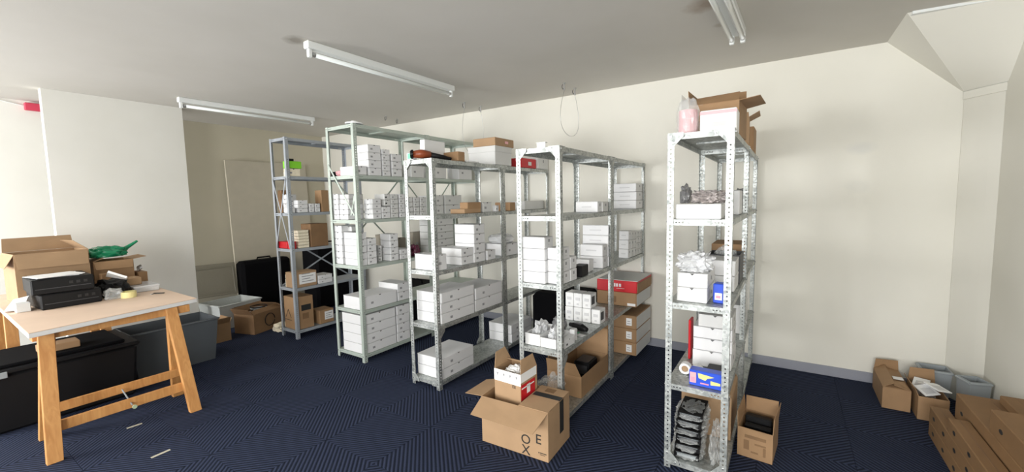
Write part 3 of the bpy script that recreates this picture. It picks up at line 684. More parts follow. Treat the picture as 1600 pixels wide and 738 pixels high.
zt = 1.0135; bx_ = fit(0, (0, 2.60, zt), u=1114); bx2 = fit(0, (0, 2.60, zt), u=1133)
b = carton(bx_, bx2, 2.60, 2.68, zt, fit(2, (bx_, 2.60, 0), v=443), 'small blue box with a white picture beside the right front upright', BLUE, style='plain', rz=-.1)
mb = MB(); mb.box(-.018, .02, -.0415, -.0395, .02, .06, PAPER); mb.box(-.012, .012, -.042, -.0415, .03, .045, PINK); mb.build('printed_picture', b)
for k in range(2): carton(-.52, -.262, 2.95, 3.2, 1.0135+.1*k, 1.113+.1*k, ['lower wide white carton behind the near pair, third shelf, right rack', 'upper wide white carton behind the near pair, third shelf, right rack'][k], WHITE, style='lid')
t = tray(-.47, -.26, 3.25, 3.5, 1.0135, .2, 'dark open tray behind the wide white cartons, third shelf, right rack', DARKG, 1, 1, th=.006)
blob('plastic_bag', 'clear bag lying in the dark tray, third shelf, right rack', 'bag', (-.37, 3.37, 1.03), (.07, .08, .13), CLEAR, 37, .5, 4)
carton(-.5, -.27, 3.65, 4.0, 1.0135, 1.25, 'brown carton in the far bay, third shelf, right rack', KRAFT, style='plain')
# fourth shelf
R = RK['E']; z0 = .526
yy = 2.86; hs = [(569, 549, 1082), (549, 530, 1082), (530, 512, 1082), (512, 492, 1090)]
zprev = z0
for k, (vb, vt, ul) in enumerate(hs):
    xl = fit(0, (0, yy, .7), u=ul); zt2 = fit(2, (-.4, yy, 0), v=vt)
    carton(xl, -.262, yy, yy+.26, zprev+.0005, zt2, f"wide white carton, {posword(k, 4)} of the stack on fourth shelf, right rack", WHITE if k < 3 else WHITE3, style='vnotch', group='cartons on the right galvanised rack'); zprev = zt2
carton(-.535, -.515, 2.95, 3.05, .526, .80, 'thin red upright carton left of the white stack, fourth shelf, right rack', RED, style='plain', rz=0)
yb = 2.54; xl = fit(0, (0, yb, z0), u=1076); xr_ = fit(0, (0, yb, z0), u=1130); zt3 = fit(2, (xl, yb, 0), v=577)
b = carton(xl, xr_, yb, yb+.075, z0, zt3, 'blue box with yellow and pink print at the front of fourth shelf, right rack', BLUE, style='plain', rz=-.03)
hx = (xr_-xl)/2; hh = zt3-z0
mb = MB(); mb.box(-hx*.92, -hx*.55, -.0385, -.037, hh*.2, hh*.85, PINKWRAP); mb.box(-hx*.85, -hx*.62, -.0392, -.0385, hh*.25, hh*.55, PINK); mb.build('printed_panel', b)
mb = MB(); mb.prism([(-hx*.4, -.0385, hh*.55), (-hx*.45, -.0385, hh*.85), (hx*.1, -.0385, hh*.8), (hx*.5, -.0385, hh*.75), (hx*.1, -.0385, hh*.6), (0, -.0385, hh*.45)], (0, .0012, 0), YELLOW)
mb.prism([(hx*.3, -.0385, hh*.25), (hx*.3, -.0385, hh*.5), (hx*.85, -.0385, hh*.45), (hx*.85, -.0385, hh*.3)], (0, .0012, 0), YELLOW); mb.build('printed_picture', b)
mb = MB(); mb.box(-hx*.3, hx*.2, -.0385, -.037, hh*.2, hh*.28, PINK); mb.build('printed_name', b)
for k, u in enumerate((1072, 1090)):
    p = sight(1, 2.72, u, 574); t = thing('tape_roll', ['left white roll behind the blue box, fourth shelf, right rack', 'right white roll behind the blue box, fourth shelf, right rack'][k], 'roll', (p.x, 2.70, z0))
    mb = MB(); n = 20
    vs = []; 
    for q in range(n):
        a = 2*math.pi*q/n
        for (r, yv) in ((.034, 0), (.034, .045), (.02, .045), (.02, 0)): vs.append((r*math.cos(a), yv-.02, .034+r*math.sin(a)))
    fs = []
    for q in range(n):
        r = (q+1) % n
        for s in range(4): fs.append((q*4+s, r*4+s, r*4+(s+1) % 4, q*4+(s+1) % 4))
    mb.add(vs, fs, PAPER); mb.build('roll', t, smooth=False); mb = MB(); mb.tube([(0, -.015, .034), (0, .02, .034)], .0195, KRAFT2, 14); mb.build('core', t)
carton(-.385, -.275, 2.70, 2.82, z0, z0+.05, 'flat black box between the white stack and the blue box', BLACKP, style='plain')
mb = MB(); 
for k in range(4): mb.box(-.004, .004, -.18+.004*k, .18, .0+k*.012, .44-k*.03, CLEARW) if k == 0 else None
tag(mb.build('plastic_sheet', loc=(-.262, 3.85, .527)), 'tall clear plastic sheet in the far bay, fourth shelf, right rack', 'sheet')
carton(-.5, -.28, 3.7, 4.1, .526, .76, 'off-white carton in the far bay, fourth shelf, right rack', WHITE3, style='lid')
# bottom shelf of right rack
z0 = .0555
xl = fit(0, (0, 2.86, .1), u=1062)
ob = open_box('open_carton', 'brown box behind the bagged devices, bottom shelf of right rack', (-.41, 3.10, z0), .30, .40, .27, 0, KRAFT2, {'s': (.14, -70), 'n': (.14, -60), 'e': (.08, -30), 'w': (.08, 15)})
zz = z0
for k in range(6):
    th = .05; t = thing('bagged_device', f"black device in a clear bag, {posword(k, 6) if k < 5 else 'topmost'} of the pile, bottom of right rack" if k != 1 else 'black device in a clear bag, second from the bottom of the pile, right rack', 'device', (-.465+.004*k, 2.625+rnd.uniform(-.004, .004), zz), rnd.uniform(-.06, .06), 'bagged devices piled at the bottom of right galvanised rack')
    mb = MB(); mb.box(-.07, .07, -.075, .16, .003, th-.012, BLACKP); mb.box(-.055, .055, -.0765, -.075, .008, th-.018, DARKG if k else GREYL); mb.box(-.06, .06, -.0775, -.0755, th-.02, th-.016, GREYL); mb.build('device', t, bevel=.003)
    link('clear_bag', blob_mesh('clear_bag', .09, .13, .0235, CLEAR, 41+k, .2, 6, 4), t, (.0, .04, 0))
    zz += th
blob('plastic_bag', 'crumpled clear bag between the pile of devices and the right upright', 'bag', (-.312, 2.66, z0), (.03, .09, .12), CLEAR, 51, .5, 3.5, 4)
# top of right rack
z0 = 1.9825
ob = open_box('open_carton', 'open brown box with torn flaps on top of right galvanised rack', (-.385, 3.00, z0), .28, .32, .20, -.05, KRAFT, {'s': (.12, -60), 'n': (.13, 20), 'e': (.11, 80, .03), 'w': (.10, 4)})
t = thing('wrapped_roll', 'pink roll in clear wrap at the left front on top of right rack', 'package', (-.50, 2.66, z0))
mb = MB(); mb.tube([(0, 0, 0), (0, 0, .14)], .052, PINKWRAP, 16); mb.build('roll', t, smooth=False)
link('wrap', blob_mesh('wrap', .06, .06, .12, CLEAR, 61, .15, 4, 3), t)
b = carton(-.435, -.245, 2.62, 2.80, z0, z0+.125, 'white box with an orange top edge in front of the open brown box, right rack', WHITE2, style='plain')
mb = MB(); mb.box(-.093, .093, -.0892, -.0878, .098, .116, PINKWRAP); mb.box(-.03, .04, -.0892, -.088, .03, .055, PALEINK); mb.build('printed_band', b)
mb = MB(); mb.prism([(-.555, 2.76, z0), (-.555, 3.0, z0), (-.560, 2.96, z0+.26), (-.57, 2.80, z0+.27)], (.003, 0, 0), CLEAR)
tag(mb.build('plastic_sheet'), 'clear plastic sheet standing left of the open brown box, right rack top', 'sheet')
open_box('open_carton', 'small brown box in the far bay on top of right rack', (-.36, 3.72, z0), .20, .24, .22, .05, KRAFT2, {'e': (.08, 60), 'n': (.08, 10)})
carton(-.40, -.25, 4.10, 4.40, z0, z0+.22, 'brown carton at the wall end on top of right rack', KRAFT, style='plain')
# ------------------------------------------------------------------ rack B contents (sage green)
W = 'white carton'
blob('plastic_bag', 'small pink and grey bag, second shelf of sage green rack, near left corner', 'bag', (-3.88, 2.72, 1.904), (.05, .06, .035), PINKWRAP, 71, .4)
a = S('B', 1, 556, 574, 259, 1, 'low one next to the front upright', dx=.25, what=W)
S('B', 1, 576.5, 597, 225, 4, 'first tall stack', ul=556, what=W)
S('B', 1, 598.5, 611, 233, 5, 'second tall stack', what='small white carton', dx=.2)
S('B', 1, 613, 629, 240, 3, 'third stack', what=W, dx=.25)
S('B', 1, 643, 663, 257, 1, 'seen through the left galvanised rack, near', what=W, dx=.25, m=WHITE3)
S('B', 1, 680, 698, 258, 1, 'seen through the left galvanised rack, middle', what=W, dx=.25, m=WHITE3)
S('B', 1, 717, 738, 257, 1, 'seen through the left galvanised rack, far', what=W, dx=.2)
def SF(rk, sh, ul, ur, y0, dp, vt, n, desc, **k):
    """stack placed by its end face at depth y0"""
    R = RK[rk]; z0 = k.get('zb', R['zs'][sh]); x0 = max(fit(0, (0, y0, z0), u=ul), R['x0']+.008); x1 = min(fit(0, (0, y0, z0), u=ur), R['x1']-.01); zt = fit(2, (x1, y0, 0), v=vt); h = (zt-z0)/n
    for i in range(n):
        p = posword(i, n); carton(x0, x1, y0, y0+dp, z0+i*h, z0+(i+1)*h, f"{k.get('what', W)}, {p+' in ' if n > 1 else ''}{desc}, {SHN[rk][sh]} shelf, {R['nick']}", k.get('m', WHITE), style=k.get('style', 'vnotch'), group=f"cartons on the {R['nick']}")
    return zt
SF('B', 2, 521, 529.5, 2.64, .2, 303, 5, 'left front stack')
ZB2 = SF('B', 2, 531, 544, 2.64, .2, 319, 3, 'low stack behind brace')
SF('B', 2, 531, 545, 2.66, .18, 303.5, 2, 'grey pair on low stack', m=WHITE3, zb=ZB2+.001)
S('B', 2, 583, 597, 311, 4, 'first stack past front upright', ul=569, style='vnotch', what=W)
S('B', 2, 597.5, 611, 323, 2, 'low pair past first stack', what=W, dx=.18)
S('B', 2, 601, 611, 303, 2, 'dark printed upper pair', what=W, dx=.16, zb=1.458+.13, m=WHITE3, lab=INK)
S('B', 2, 612, 623.5, 304, 5, 'grey-white middle stack', what=W, dx=.2, m=WHITE3)
S('B', 2, 625, 634, 303, 5, 'half-hidden stack', what=W, dx=.2)
for k, (a, b_) in enumerate([(637, 646.5), (647.5, 656.5), (657.5, 667)]):
    S('B', 2, a, b_, 308, 4, f"{['left', 'middle', 'right'][k]} of three framed stacks", what=W, dx=.16, m=WHITE3)
S('B', 2, 682, 694, 305, 2, 'grey-white pair, near', what=W, dx=.3, m=WHITE3)
S('B', 2, 696, 722, 305, 2, 'grey-white pair, far', what=W, dx=.3, m=WHITE3)
SF('B', 3, 523.5, 536, 2.64, .22, 353, 6, 'left front stack')
ZB3 = S('B', 3, 562.5, 575.5, 364, 5, 'right front stack', ul=539.5, what=W)[4]
SF('B', 3, 541, 549, 2.72, .14, 354, 1, 'grey one on right front stack', m=WHITE3, zb=ZB3+.001)
S('B', 3, 576, 590, 373, 4, 'stack past front upright', what=W, dx=.2)
S('B', 3, 592, 598, 384, 3, 'narrow middle stack', what=W, dx=.2, ins=.1)
S('B', 3, 611, 624, 366, 4, 'tall stack beside low pair', ul=595, what=W)
S('B', 3, 626, 643, 390, 2, 'low pair beside the tall stack', what=W, dx=.2)
S('B', 3, 684, 710, 342, 5, 'far bay stack', what=W, dx=.3, m=WHITE3)
for k, (ya_, yb_, zt_, xx) in enumerate([(3.15, 3.27, 1.26, -3.80), (3.32, 3.52, 1.20, -3.80), (3.66, 3.90, 1.25, -3.83)]):
    carton(-3.96, xx-.05, ya_, yb_, .9935, zt_, f"{['narrow', 'wide', 'far'][k]} taupe carton at the back, fourth shelf, sage green rack", TANB, style='mail')
blob('plastic_bag', 'dark maroon crumpled bag, fourth shelf of sage green rack', 'bag', (-3.67, 3.47, .994), (.06, .06, .07), MAROON, 81, .5, 3, 3)
blob('plastic_bag', 'white puffy bag behind the maroon bag, sage green rack', 'bag', (-3.90, 4.16, .994), (.06, .15, .17), CLEARW, 82, .2, 2, 3)
S('B', 4, 564, 621, 466, 1, 'long and flat at the near end', ul=537, what='large white carton')
S('B', 4, 622, 641, 444, 2, 'pair past long flat one', ul=592, what='large white carton')
S('B', 5, 568, 620.5, 494.5, 4, 'near stack', ul=537, what='large white carton')
S('B', 5, 622, 642, 479, 4, 'far stack', what='large white carton', dx=.38)
# white round lid on top of B
t = thing('white_disc', 'round white lid lying on the front corner of sage green rack top', 'lid', (-3.60, 2.68, 2.401))
mb = MB(); mb.tube([(0, 0, 0), (0, 0, .012)], .085, WHITE2, 28); mb.build('disc', t); mb = MB(); mb.tube([(0, 0, .012), (0, 0, .03)], [.04, .03], WHITE2, 20); mb.build('hub', t)
# ------------------------------------------------------------------ rack A contents
carton(-5.08, -4.98, 2.75, 2.88, 1.958, 2.02, 'small white carton at the front, second shelf, blue-grey rack', WHITE, style='plain')
mb = MB(); mb.box(-.03, .03, -.03, .03, 0, .035, DARKG); mb.box(-.02, .02, -.032, -.03, .006, .03, GREYL); tag(mb.build('small_device', loc=(-5.03, 2.81, 2.022)), 'small grey device on the front white carton, blue-grey rack', 'device')
S('A', 1, 449, 470, 263, 1, 'under the lime green box', m=CREAM, dx=.08, what='flat beige carton', style='mail')
zt = fit(2, (-4.893, 2.72, 0), v=263)
b = S('A', 1, 449, 472, 251, 1, 'lying on the flat beige carton', m=GREEN, dx=.1, what='lime green carton', style='plain', zb=zt+.002)
carton(b[0]+.04, b[1]-.02, b[2]+.01, b[3]-.08, b[4]+.001, b[4]+.03, 'flat black box lying on the lime green box, blue-grey rack', BLACKP, style='plain')
for k in range(4): carton(-5.0, -4.90, 3.28+k*.07, 3.345+k*.07, 1.958, 2.03+.01*(k % 2), f"small black box, {['nearest', 'second', 'third', 'farthest'][k]} of four in a row, blue-grey rack", BLACKP, style='plain', group='small black boxes on the blue-grey rack')
carton(-5.19, -5.10, 2.72, 2.85, 1.526, 1.80, 'dark brown carton at the front left, third shelf, blue-grey rack', KRAFTD, style='plain')
for k in range(4): carton(-5.08, -4.98, 2.72, 2.84, 1.526+.055*k, 1.526+.055*(k+1), f"small white box, {posword(k, 4)} of the front stack, third shelf, blue-grey rack", WHITE, style='vnotch', group='small white boxes on the blue-grey rack')
S('A', 2, 466, 482, 313, 3, 'middle stack', what='small white box', dx=.12)
S('A', 2, 484, 492, 318, 2, 'low white pair, near', what='small white box', dx=.12); S('A', 2, 493, 501, 318, 2, 'low white pair, far', what='small white box', dx=.12)
S('A', 2, 452, 462, 325, 1, 'nearest and flat', what='small white box', dx=.12)
S('A', 2, 503, 515, 297, 1, 'tall brown near the sage green rack', what='brown carton', dx=.14, m=KRAFT, style='plain')
SF('A', 3, 435, 448, 2.70, .2, 378, 1, 'red with a white stripe', what='red box', m=RED, style='plain')
S('A', 3, 449.5, 464, 378, 1, 'second red box with a barcode', what='red box', dx=.1, m=RED, style='mail', lab=PAPER)
for k in range(6):
    z0 = 1.096+k*.036; x1 = -4.90; y0 = fit(1, (x1, 0, 1.1), u=467); y1 = fit(1, (x1, 0, 1.1), u=484)
    carton(x1-.14, x1, y0, y1, z0, z0+.035, f"flat cream box, {['bottommost', 'fifth from top', 'fourth from top', 'third from top', 'second from top', 'topmost'][k]} of the cream stack, fourth shelf, blue-grey rack", CREAM, style='lid', group='flat cream boxes on the blue-grey rack')
b = S('A', 3, 487, 514, 350, 1, 'brown, with a white shipping label', what='brown carton', dx=.22, m=KRAFTD, style='plain')
def side_label(b, f0, f1, g0, g1, m, name='shipping_label', lines=3):
    x1, y0, y1, zt = b[1], b[2], b[3], b[4]; z0 = b[5]; W_ = y1-y0; H_ = zt-z0
    mb = MB(); mb.box(-.0005, .0012, -W_/2+W_*f0, -W_/2+W_*f1, H_*g0, H_*g1, m)
    for q in range(lines):
        zz = H_*(g0+(g1-g0)*(.2+.25*q)); mb.box(.0012, .0018, -W_/2+W_*(f0+(f1-f0)*.15), -W_/2+W_*(f0+(f1-f0)*(.85-.2*(q % 2))), zz, zz+H_*.05, GREYINK)
    return mb
# labels on the +x face of the last built carton
def lab_last(parent, b, z0, f0, f1, g0, g1, m=PAPER, lines=3, name='shipping_label'):
    mb = side_label((*b[:5], z0), f0, f1, g0, g1, m, name, lines); o = mb.build(name, parent, ((b[1]-b[0])/2-.002, 0, 0)); return o
LAST = [None]
_c0 = carton
def carton(*a, **k):
    LAST[0] = _c0(*a, **k); return LAST[0]
SA = S
b = S('A', 4, 461, 496, 427, 1, 'with a large white label', what='cream carton', dx=.2, m=KRAFT2, style='plain'); lab_last(LAST[0], b, .62, .2, .95, .2, .85, lines=4)
SF('A', 4, 446, 454, 2.70, .05, 430, 3, 'cream front stack', what='cream box', m=CREAM, style='plain')
S('A', 4, 498, 520, 431, 2, 'flat pair at the far end', what='white carton', dx=.2)
x1 = -4.90; y0 = max(2.70, fit(1, (x1, 0, .104), u=461)); y1 = fit(1, (x1, 0, .104), u=492); zt = fit(2, (x1, y0, 0), v=466)
b1 = carton(x1-.28, x1, y0, y1, .105, zt, 'large brown carton with black print, bottom shelf of blue-grey rack', KRAFT, style='plain')
lab_last(b1, (x1-.28, x1, y0, y1, zt), .105, .3, .85, .56, .74, INK, 0, 'printed_band'); lab_last(b1, (x1-.28, x1, y0, y1, zt), .105, .35, .7, .3, .48, KRAFTD, 0, 'printed_mark')
mb = MB(); yy = -(y1-y0)/2-.001
for a, b_ in (((-.1, .14), (-.04, .24)), ((-.04, .24), (.02, .14)), ((-.12, .11), (.03, .11))): mb.bar((a[0], yy, a[1]), (b_[0], yy, b_[1]), .005, .002, INK, up=(0, 1, 0))
mb.build('printed_triangle', b1)
y0 = fit(1, (x1, 0, .104), u=500); y1 = fit(1, (x1, 0, .104), u=522); y0_ = y0
b = carton(x1-.2, x1+.01, y0, min(y1, 3.66), .105, fit(2, (x1, y0, 0), v=486), 'small brown carton with a white label, bottom shelf, blue-grey rack', KRAFT, style='plain')
lab_last(b, (x1-.2, x1+.01, y0, y1, fit(2, (x1, y0, 0), v=486)), .105, .35, .95, .25, .85)
# ------------------------------------------------------------------ big open carton with letters, and the box inside it
P1 = sight(2, 0, 754, 689); P2 = sight(2, 0, 857, 724); P3 = sight(2, 0, 887, 685)
hb = .315; W_ = (P2-P1).length; D_ = (P3-P2).length+.02; ang = math.atan2((P2-P1).y, (P2-P1).x)
ctr = (P1+P2)/2+Vector((-math.sin(ang), math.cos(ang), 0))*D_/2
big = open_box('open_carton', 'large open brown carton with black letters on the carpet in the aisle', (ctr.x, ctr.y, .001), W_, D_, hb, ang, KRAFT2, {'s': (.17, 108, .02), 'w': (.17, 100, .03)})
e = -D_/2-.0008
mb = MB(); mb.box(W_*.08, W_/2, -D_/2, D_/2, hb+.003, hb+.007, KRAFT2); mb.build('flap', big)
for s, (x, z) in (('E', (.18, .13)), ('O', (.09, .105)), ('X', (.09, .035))):
    text('letter', s, .088, T(x, e, z)@FRONT, INK, big, .001)
mb = MB(); mb.box(.19, .235, e-.0006, e+.0004, .045, .05, INK); mb.box(.19, .225, e-.0006, e+.0004, .035, .038, INK); mb.prism([(.178, e-.0006, .05), (.187, e-.0006, .05), (.1825, e-.0006, .04)], (0, .001, 0), INK); mb.build('printed_mark', big)
mb = MB(); mb.box(W_/2+.0003, W_/2+.0015, D_*.02, D_*.2, .1, hb, INK); mb.box(W_*.1, W_/2+.0015, D_*.02, D_*.18, hb+.0075, hb+.0085, INK); mb.build('black_strap', big)
mb = MB(); mb.box(W_*.2, W_*.34, D_*.25, D_*.42, hb+.0073, hb+.0083, KRAFTD); mb.build('printed_block', big)
q = Vector((ctr.x, ctr.y, 0))+Matrix.Rotation(ang, 3, 'Z')@Vector((-.085, .0, 0))
inn = open_box('open_carton', 'smaller open box with white and red tape standing inside the large carton', (q.x-.0, q.y+.02, .006), .215, .20, .48, ang-.08, KRAFT2, {'n': (.08, -70), 'e': (.09, -12, .03), 'w': (.10, 12, .04)})
mb = MB(); mb.box(-.109, .109, -.1015, -.1003, .40, .4805, PAPER)
mb.build('white_tape', inn)
for k in range(4):
    mb = MB(); xx = -.08+k*.052; mb.prism([(xx-.009, -.1022, .458), (xx+.009, -.1022, .458), (xx, -.1022, .436)], (0, .0008, 0), GREYINK); mb.build('printed_mark', inn)
mb = MB(); mb.box(.108, .1092, -.099, .09, .42, .4805, PAPER); mb.build('white_tape', inn)
mb = MB(); mb.box(.1078, .1096, -.095, .07, .30, .405, RED); mb.box(.1096, .1102, -.03, .01, .33, .39, PAPER); mb.box(.1096, .1102, -.09, .06, .375, .383, PAPER); mb.build('red_tape', inn)
text('printed_mark', 'EE', .03, T(.055, -.1013, .385)@FRONT, INK, inn)
blob('crumpled_paper', 'crumpled white packing paper in the smaller box inside the large carton', 'paper', (q.x, q.y+.02, .40), (.068, .062, .05), PAPER, 91, .3, 4, 4)
# ------------------------------------------------------------------ small open box right of the right rack
P1 = sight(2, 0, 1149, 708); P2 = sight(2, 0, 1202, 727); ang = -.09; W_ = .19; D_ = .27; hb = .285
ctr = (P1+P2)/2+Vector((-math.sin(ang), math.cos(ang), 0))*D_/2+Vector((.012, 0, 0))
sb = open_box('open_carton', 'small open brown box with faded print right of the right rack', (ctr.x, ctr.y, .001), W_, D_, hb-.1, ang, KRAFT, {'s': (.002, 0), 'n': (.10, 0, .0), 'e': (.10, 2, .0), 'w': (.10, 2, .0)})
e = -D_/2-.001
mb = MB(); mb.box(-.055, .06, e, e+.001, .125, .145, KRAFTD); mb.box(-.06, -.03, e, e+.001, .05, .11, KRAFTD); mb.box(.0, .06, e, e+.001, .09, .1, KRAFTD); mb.box(-.02, .02, e, e+.001, .035, .045, KRAFTD); mb.box(.045, .06, e, e+.001, .03, .085, KRAFTD); mb.build('printed_block', sb)
for k in range(2):
    mb = MB(); mb.box(-.075, .075, -.025, .025, 0, .16+.03*k, BLACKP); tag(mb.build('black_device', loc=(ctr.x, ctr.y-.03+.075*k, .008), rz=ang, bevel=.006), ['front black flat device inside the small open brown box', 'rear black flat device inside the small open brown box'][k], 'device')
# ------------------------------------------------------------------ boxes along the right wall
t = open_box('open_carton', 'brown box with a torn lid and white label at the skirting, leftmost on the right', (.725, 4.29, .001), .16, .42, .16, .0, KRAFT, {'n': (.09, -8), 'e': (.10, -78), 'w': (.08, -60), 's': (.12, -84, .02)})
mb = MB(); mb.box(.0, .06, -.08, -.02, .19, .192, PAPER); mb.build('white_label', t)
t = open_box('open_carton', 'open brown box of papers and plastic beside the torn lid box', (.905, 4.16, .001), .16, .34, .17, .0, KRAFT, {'n': (.10, 0), 'w': (.05, 20)})
for k, (x, y, z, a, b_) in enumerate([(.885, 4.08, .19, .35, .2), (.91, 4.16, .21, .1, -.25), (.885, 4.24, .18, -.3, .3), (.93, 4.04, .235, .5, .1)]):
    mb = MB(); mb.box(-.045, .045, -.06, .06, 0, .006, PAPER); mb.box(-.03, .03, -.045, .02, .006, .0066, PALEINK)
    o = mb.build('paper_packet', loc=(x, y, z)); o.rotation_euler = (b_, .12*k-.2, a); tag(o, ['white packet, front left in the open box of papers by the wall', 'white packet lying over the middle of the papers by the wall', 'white packet at the back of the open box of papers', 'white packet nearest the stacked brown boxes'][k], 'packet', 'packets in the open box by the right wall')
blob('plastic_bag', 'crumpled clear plastic under the white packets, right wall', 'bag', (.905, 4.16, .01), (.045, .10, .08), CLEAR, 95, .5, 3)
def bin_(name, label, x, y, w, d, h, m, rz=0, taper=.85, th=.006, z=0.001, handles=False, cat='bin'):
    t = thing(name, label, cat, (x, y, z), rz); hx, hy = w/2, d/2; k = taper
    def ring(s, zz, i=0): return [(-hx*s+i, -hy*s+i, zz), (hx*s-i, -hy*s+i, zz), (hx*s-i, hy*s-i, zz), (-hx*s+i, hy*s-i, zz)]
    mb = MB(); vs = ring(k, 0)+ring(1, h)+ring(1, h, th)+ring(k, th, th)
    fs = [(0, 3, 2, 1)]+[(i, (i+1) % 4, 4+(i+1) % 4, 4+i) for i in range(4)]+[(4+i, 4+(i+1) % 4, 8+(i+1) % 4, 8+i) for i in range(4)]+[(8+i, 8+(i+1) % 4, 12+(i+1) % 4, 12+i) for i in range(4)]+[(12, 13, 14, 15)]
    mb.add(vs, fs, m); mb.build('body', t, bevel=0)
    mb = MB(); r = .014
    for a, b_ in ((0, 1), (1, 2), (2, 3), (3, 0)):
        q = ring(1.02, h-.012); mb.tube([q[a], q[b_]], r*.6, m, 8)
    mb.build('rim', t); return t
bin_('storage_bin', 'grey plastic bin by the back wall behind the open box of papers', 1.00, 4.46, .17, .16, .25, GREYL)
bin_('storage_bin', 'grey plastic bin with a bent rim in the right back corner', 1.145, 4.19, .12, .13, .29, GREYL, .3)
def longbox(x0, x1, y0, y1, z0, z1, label, holes_=3, slot=False):
    t = thing('long_carton', label, 'box', ((x0+x1)/2, (y0+y1)/2, z0), 0, 'brown cartons stacked along the right wall'); hx, hy, h = (x1-x0)/2-.001, (y1-y0)/2-.001, z1-z0-.001
    mb = MB(); mb.box(-hx, hx, -hy, hy, 0, h, KRAFTR); mb.build('body', t, bevel=.004)
    for k in range(holes_):
        yy = -hy+2*hy*(k+.5)/holes_; pts = [(-hx-.0012, yy+.022*math.cos(q*math.pi/6), h*.5+.012*math.sin(q*math.pi/6)) for q in range(12)]
        mb = MB(); mb.prism(pts, (.0014, 0, 0), INK); mb.build('hand_hole', t)
    mb = MB(); mb.box(-.004, .004, -hy+.01, hy-.01, h, h+.0008, KRAFTD); mb.build('seam', t)
    if slot:
        mb = MB(); mb.box(-hx*.6, hx*.6, .05, .09, h+.0002, h+.002, INK); mb.build('open_slot', t)
    return t
longbox(.837, .928, 2.75, 3.77, 0, .10, 'lowest long brown carton at the carpet edge of the stack by right wall', 5)
longbox(.837, .928, 2.77, 3.77, .10, .20, 'second long brown carton up at the carpet edge, its far top showing', 5)
longbox(.837, .928, 2.70, 3.41, .20, .285, 'brown carton lying on the outer stack, set nearer the camera', 3)
longbox(.932, 1.225, 2.72, 3.72, 0, .175, 'wide brown carton at the bottom against the right wall', 4)
longbox(.932, 1.225, 2.74, 3.68, .175, .35, 'wide brown carton on the bottom one against the right wall', 4)
longbox(.934, 1.225, 2.60, 3.17, .35, .47, 'topmost brown carton with a dark open slot, nearest the camera by right wall', 2, slot=True)
longbox(1.10, 1.225, 3.20, 3.62, .35, .40, 'flat brown carton against the right wall behind the topmost one', 0)
# ------------------------------------------------------------------ work table (trestles and top)
tb = thing('work_table', 'pine trestle table with a pale plywood top, at the left', 'table', (0, 0, 0))
zt = .865; Q = [Vector(p) for p in ((-3.885, .465, 0), (-4.075, 1.42, 0), (-5.92, 1.45, 0), (-5.92, .50, 0))]
def slab(pts, z0, z1, m, name):
    mb = MB(); mb.prism([(p.x, p.y, z0) for p in pts], (0, 0, z1-z0), m); return mb.build(name, tb, bevel=.003)
slab(Q, zt-.004, zt, PLY, 'table_top'); ctr_ = sum(Q, Vector())/4
slab(Q, zt-.034, zt-.0045, PLYE, 'edge_board')
def leg(a, b, wx=.045, wy=.075, name='leg'):
    a = Vector(a); b = Vector(b); mb = MB()
    q = lambda p: [(p.x+i*wx/2, p.y+j*wy/2, p.z) for i, j in ((-1, -1), (1, -1), (1, 1), (-1, 1))]
    mb.hexa(q(a), q(b), PINE); mb.build(name, tb, bevel=.002)
zl = zt-.036
for (xf, xb2, xt) in ((-3.90, -4.36, -4.10), (-5.85, -5.37, -5.60)):
    s = -1 if xf < -5 else 1; ye = .13 if s < 0 else 0
    leg((xf, .515, 0), (xt+s*.05, .56, zl)); leg((xf-.0*s, 1.285-ye, 0), (xt+s*.03, 1.235-ye, zl))
    leg((xb2, .55, 0), (xt-s*.03, .58, zl)); leg((xb2, 1.32-ye*1.3, 0), (xt-s*.06, 1.27-ye, zl))
    k = .24; x_ = xf+(xt+s*.05-xf)*k
    mb = MB(); mb.box(x_-.05, x_-.028, .56, 1.27, .165, .235, PINE) if s > 0 else mb.box(x_+.03, x_+.05, .56, 1.13, .165, .235, PINE); mb.build('front_rail', tb, bevel=.002)
    x2 = xb2+(xt-xb2)*k
    mb = MB(); mb.box(x2-.012+.045*s, x2+.012+.045*s, .56, 1.32-ye*1.3, .20, .265, PINE); mb.build('rear_rail', tb, bevel=.002)
    mb = MB(); mb.box(xt-.04, xt+.04, .50, 1.36, zl-.06, zl-.001, PINE); mb.build('top_rail', tb, bevel=.002)
mb = MB(); mb.tube([(-3.93, .92, .20), (-4.22, .94, .235)], .005, GREYL, 8); mb.build('tie_cord', tb)
mb = MB(); mb.tube([(-3.877, .92, .20), (-3.870, .92, .20)], .014, mat('pale_green_knot', (.42, .50, .33), .6), 10); mb.build('cord_knot', tb)
# items on the table
zt += .0005
t = thing('printer', 'lower black printer of the two stacked on the table', 'printer', (-4.86, .80, zt), .04)
def blk(t, h):
    mb = MB(); mb.box(-.20, .20, -.17, .17, .0, h, BLACKP); mb.build('casing', t, bevel=.008)
    mb = MB(); mb.box(.2001, .203, -.15, .15, h*.35, h*.39, DARKG); mb.build('seam', t)
    for k in range(3):
        mb = MB(); mb.box(.2, .2035, .03+k*.04, .05+k*.04, h*.55, h*.72, INK); mb.build('port', t)
blk(t, .115)
t = thing('printer', 'upper black printer with papers on it, on the table', 'printer', (-4.86, .775, zt+.117), -.03); blk(t, .115)
for k in range(3):
    mb = MB(); mb.box(-.15+.02*k, .12, -.13, .10+.02*k, 0, .004, PAPER); tag(mb.build('paper_sheet', loc=(-4.84+.02*k, .78-.02*k, zt+.234+.0045*k), rz=.15*k-.1), ['bottom sheet of the papers on the upper black printer', 'middle sheet of the papers on the upper black printer', 'top sheet of the papers on the upper black printer'][k], 'paper', 'papers on the printer')
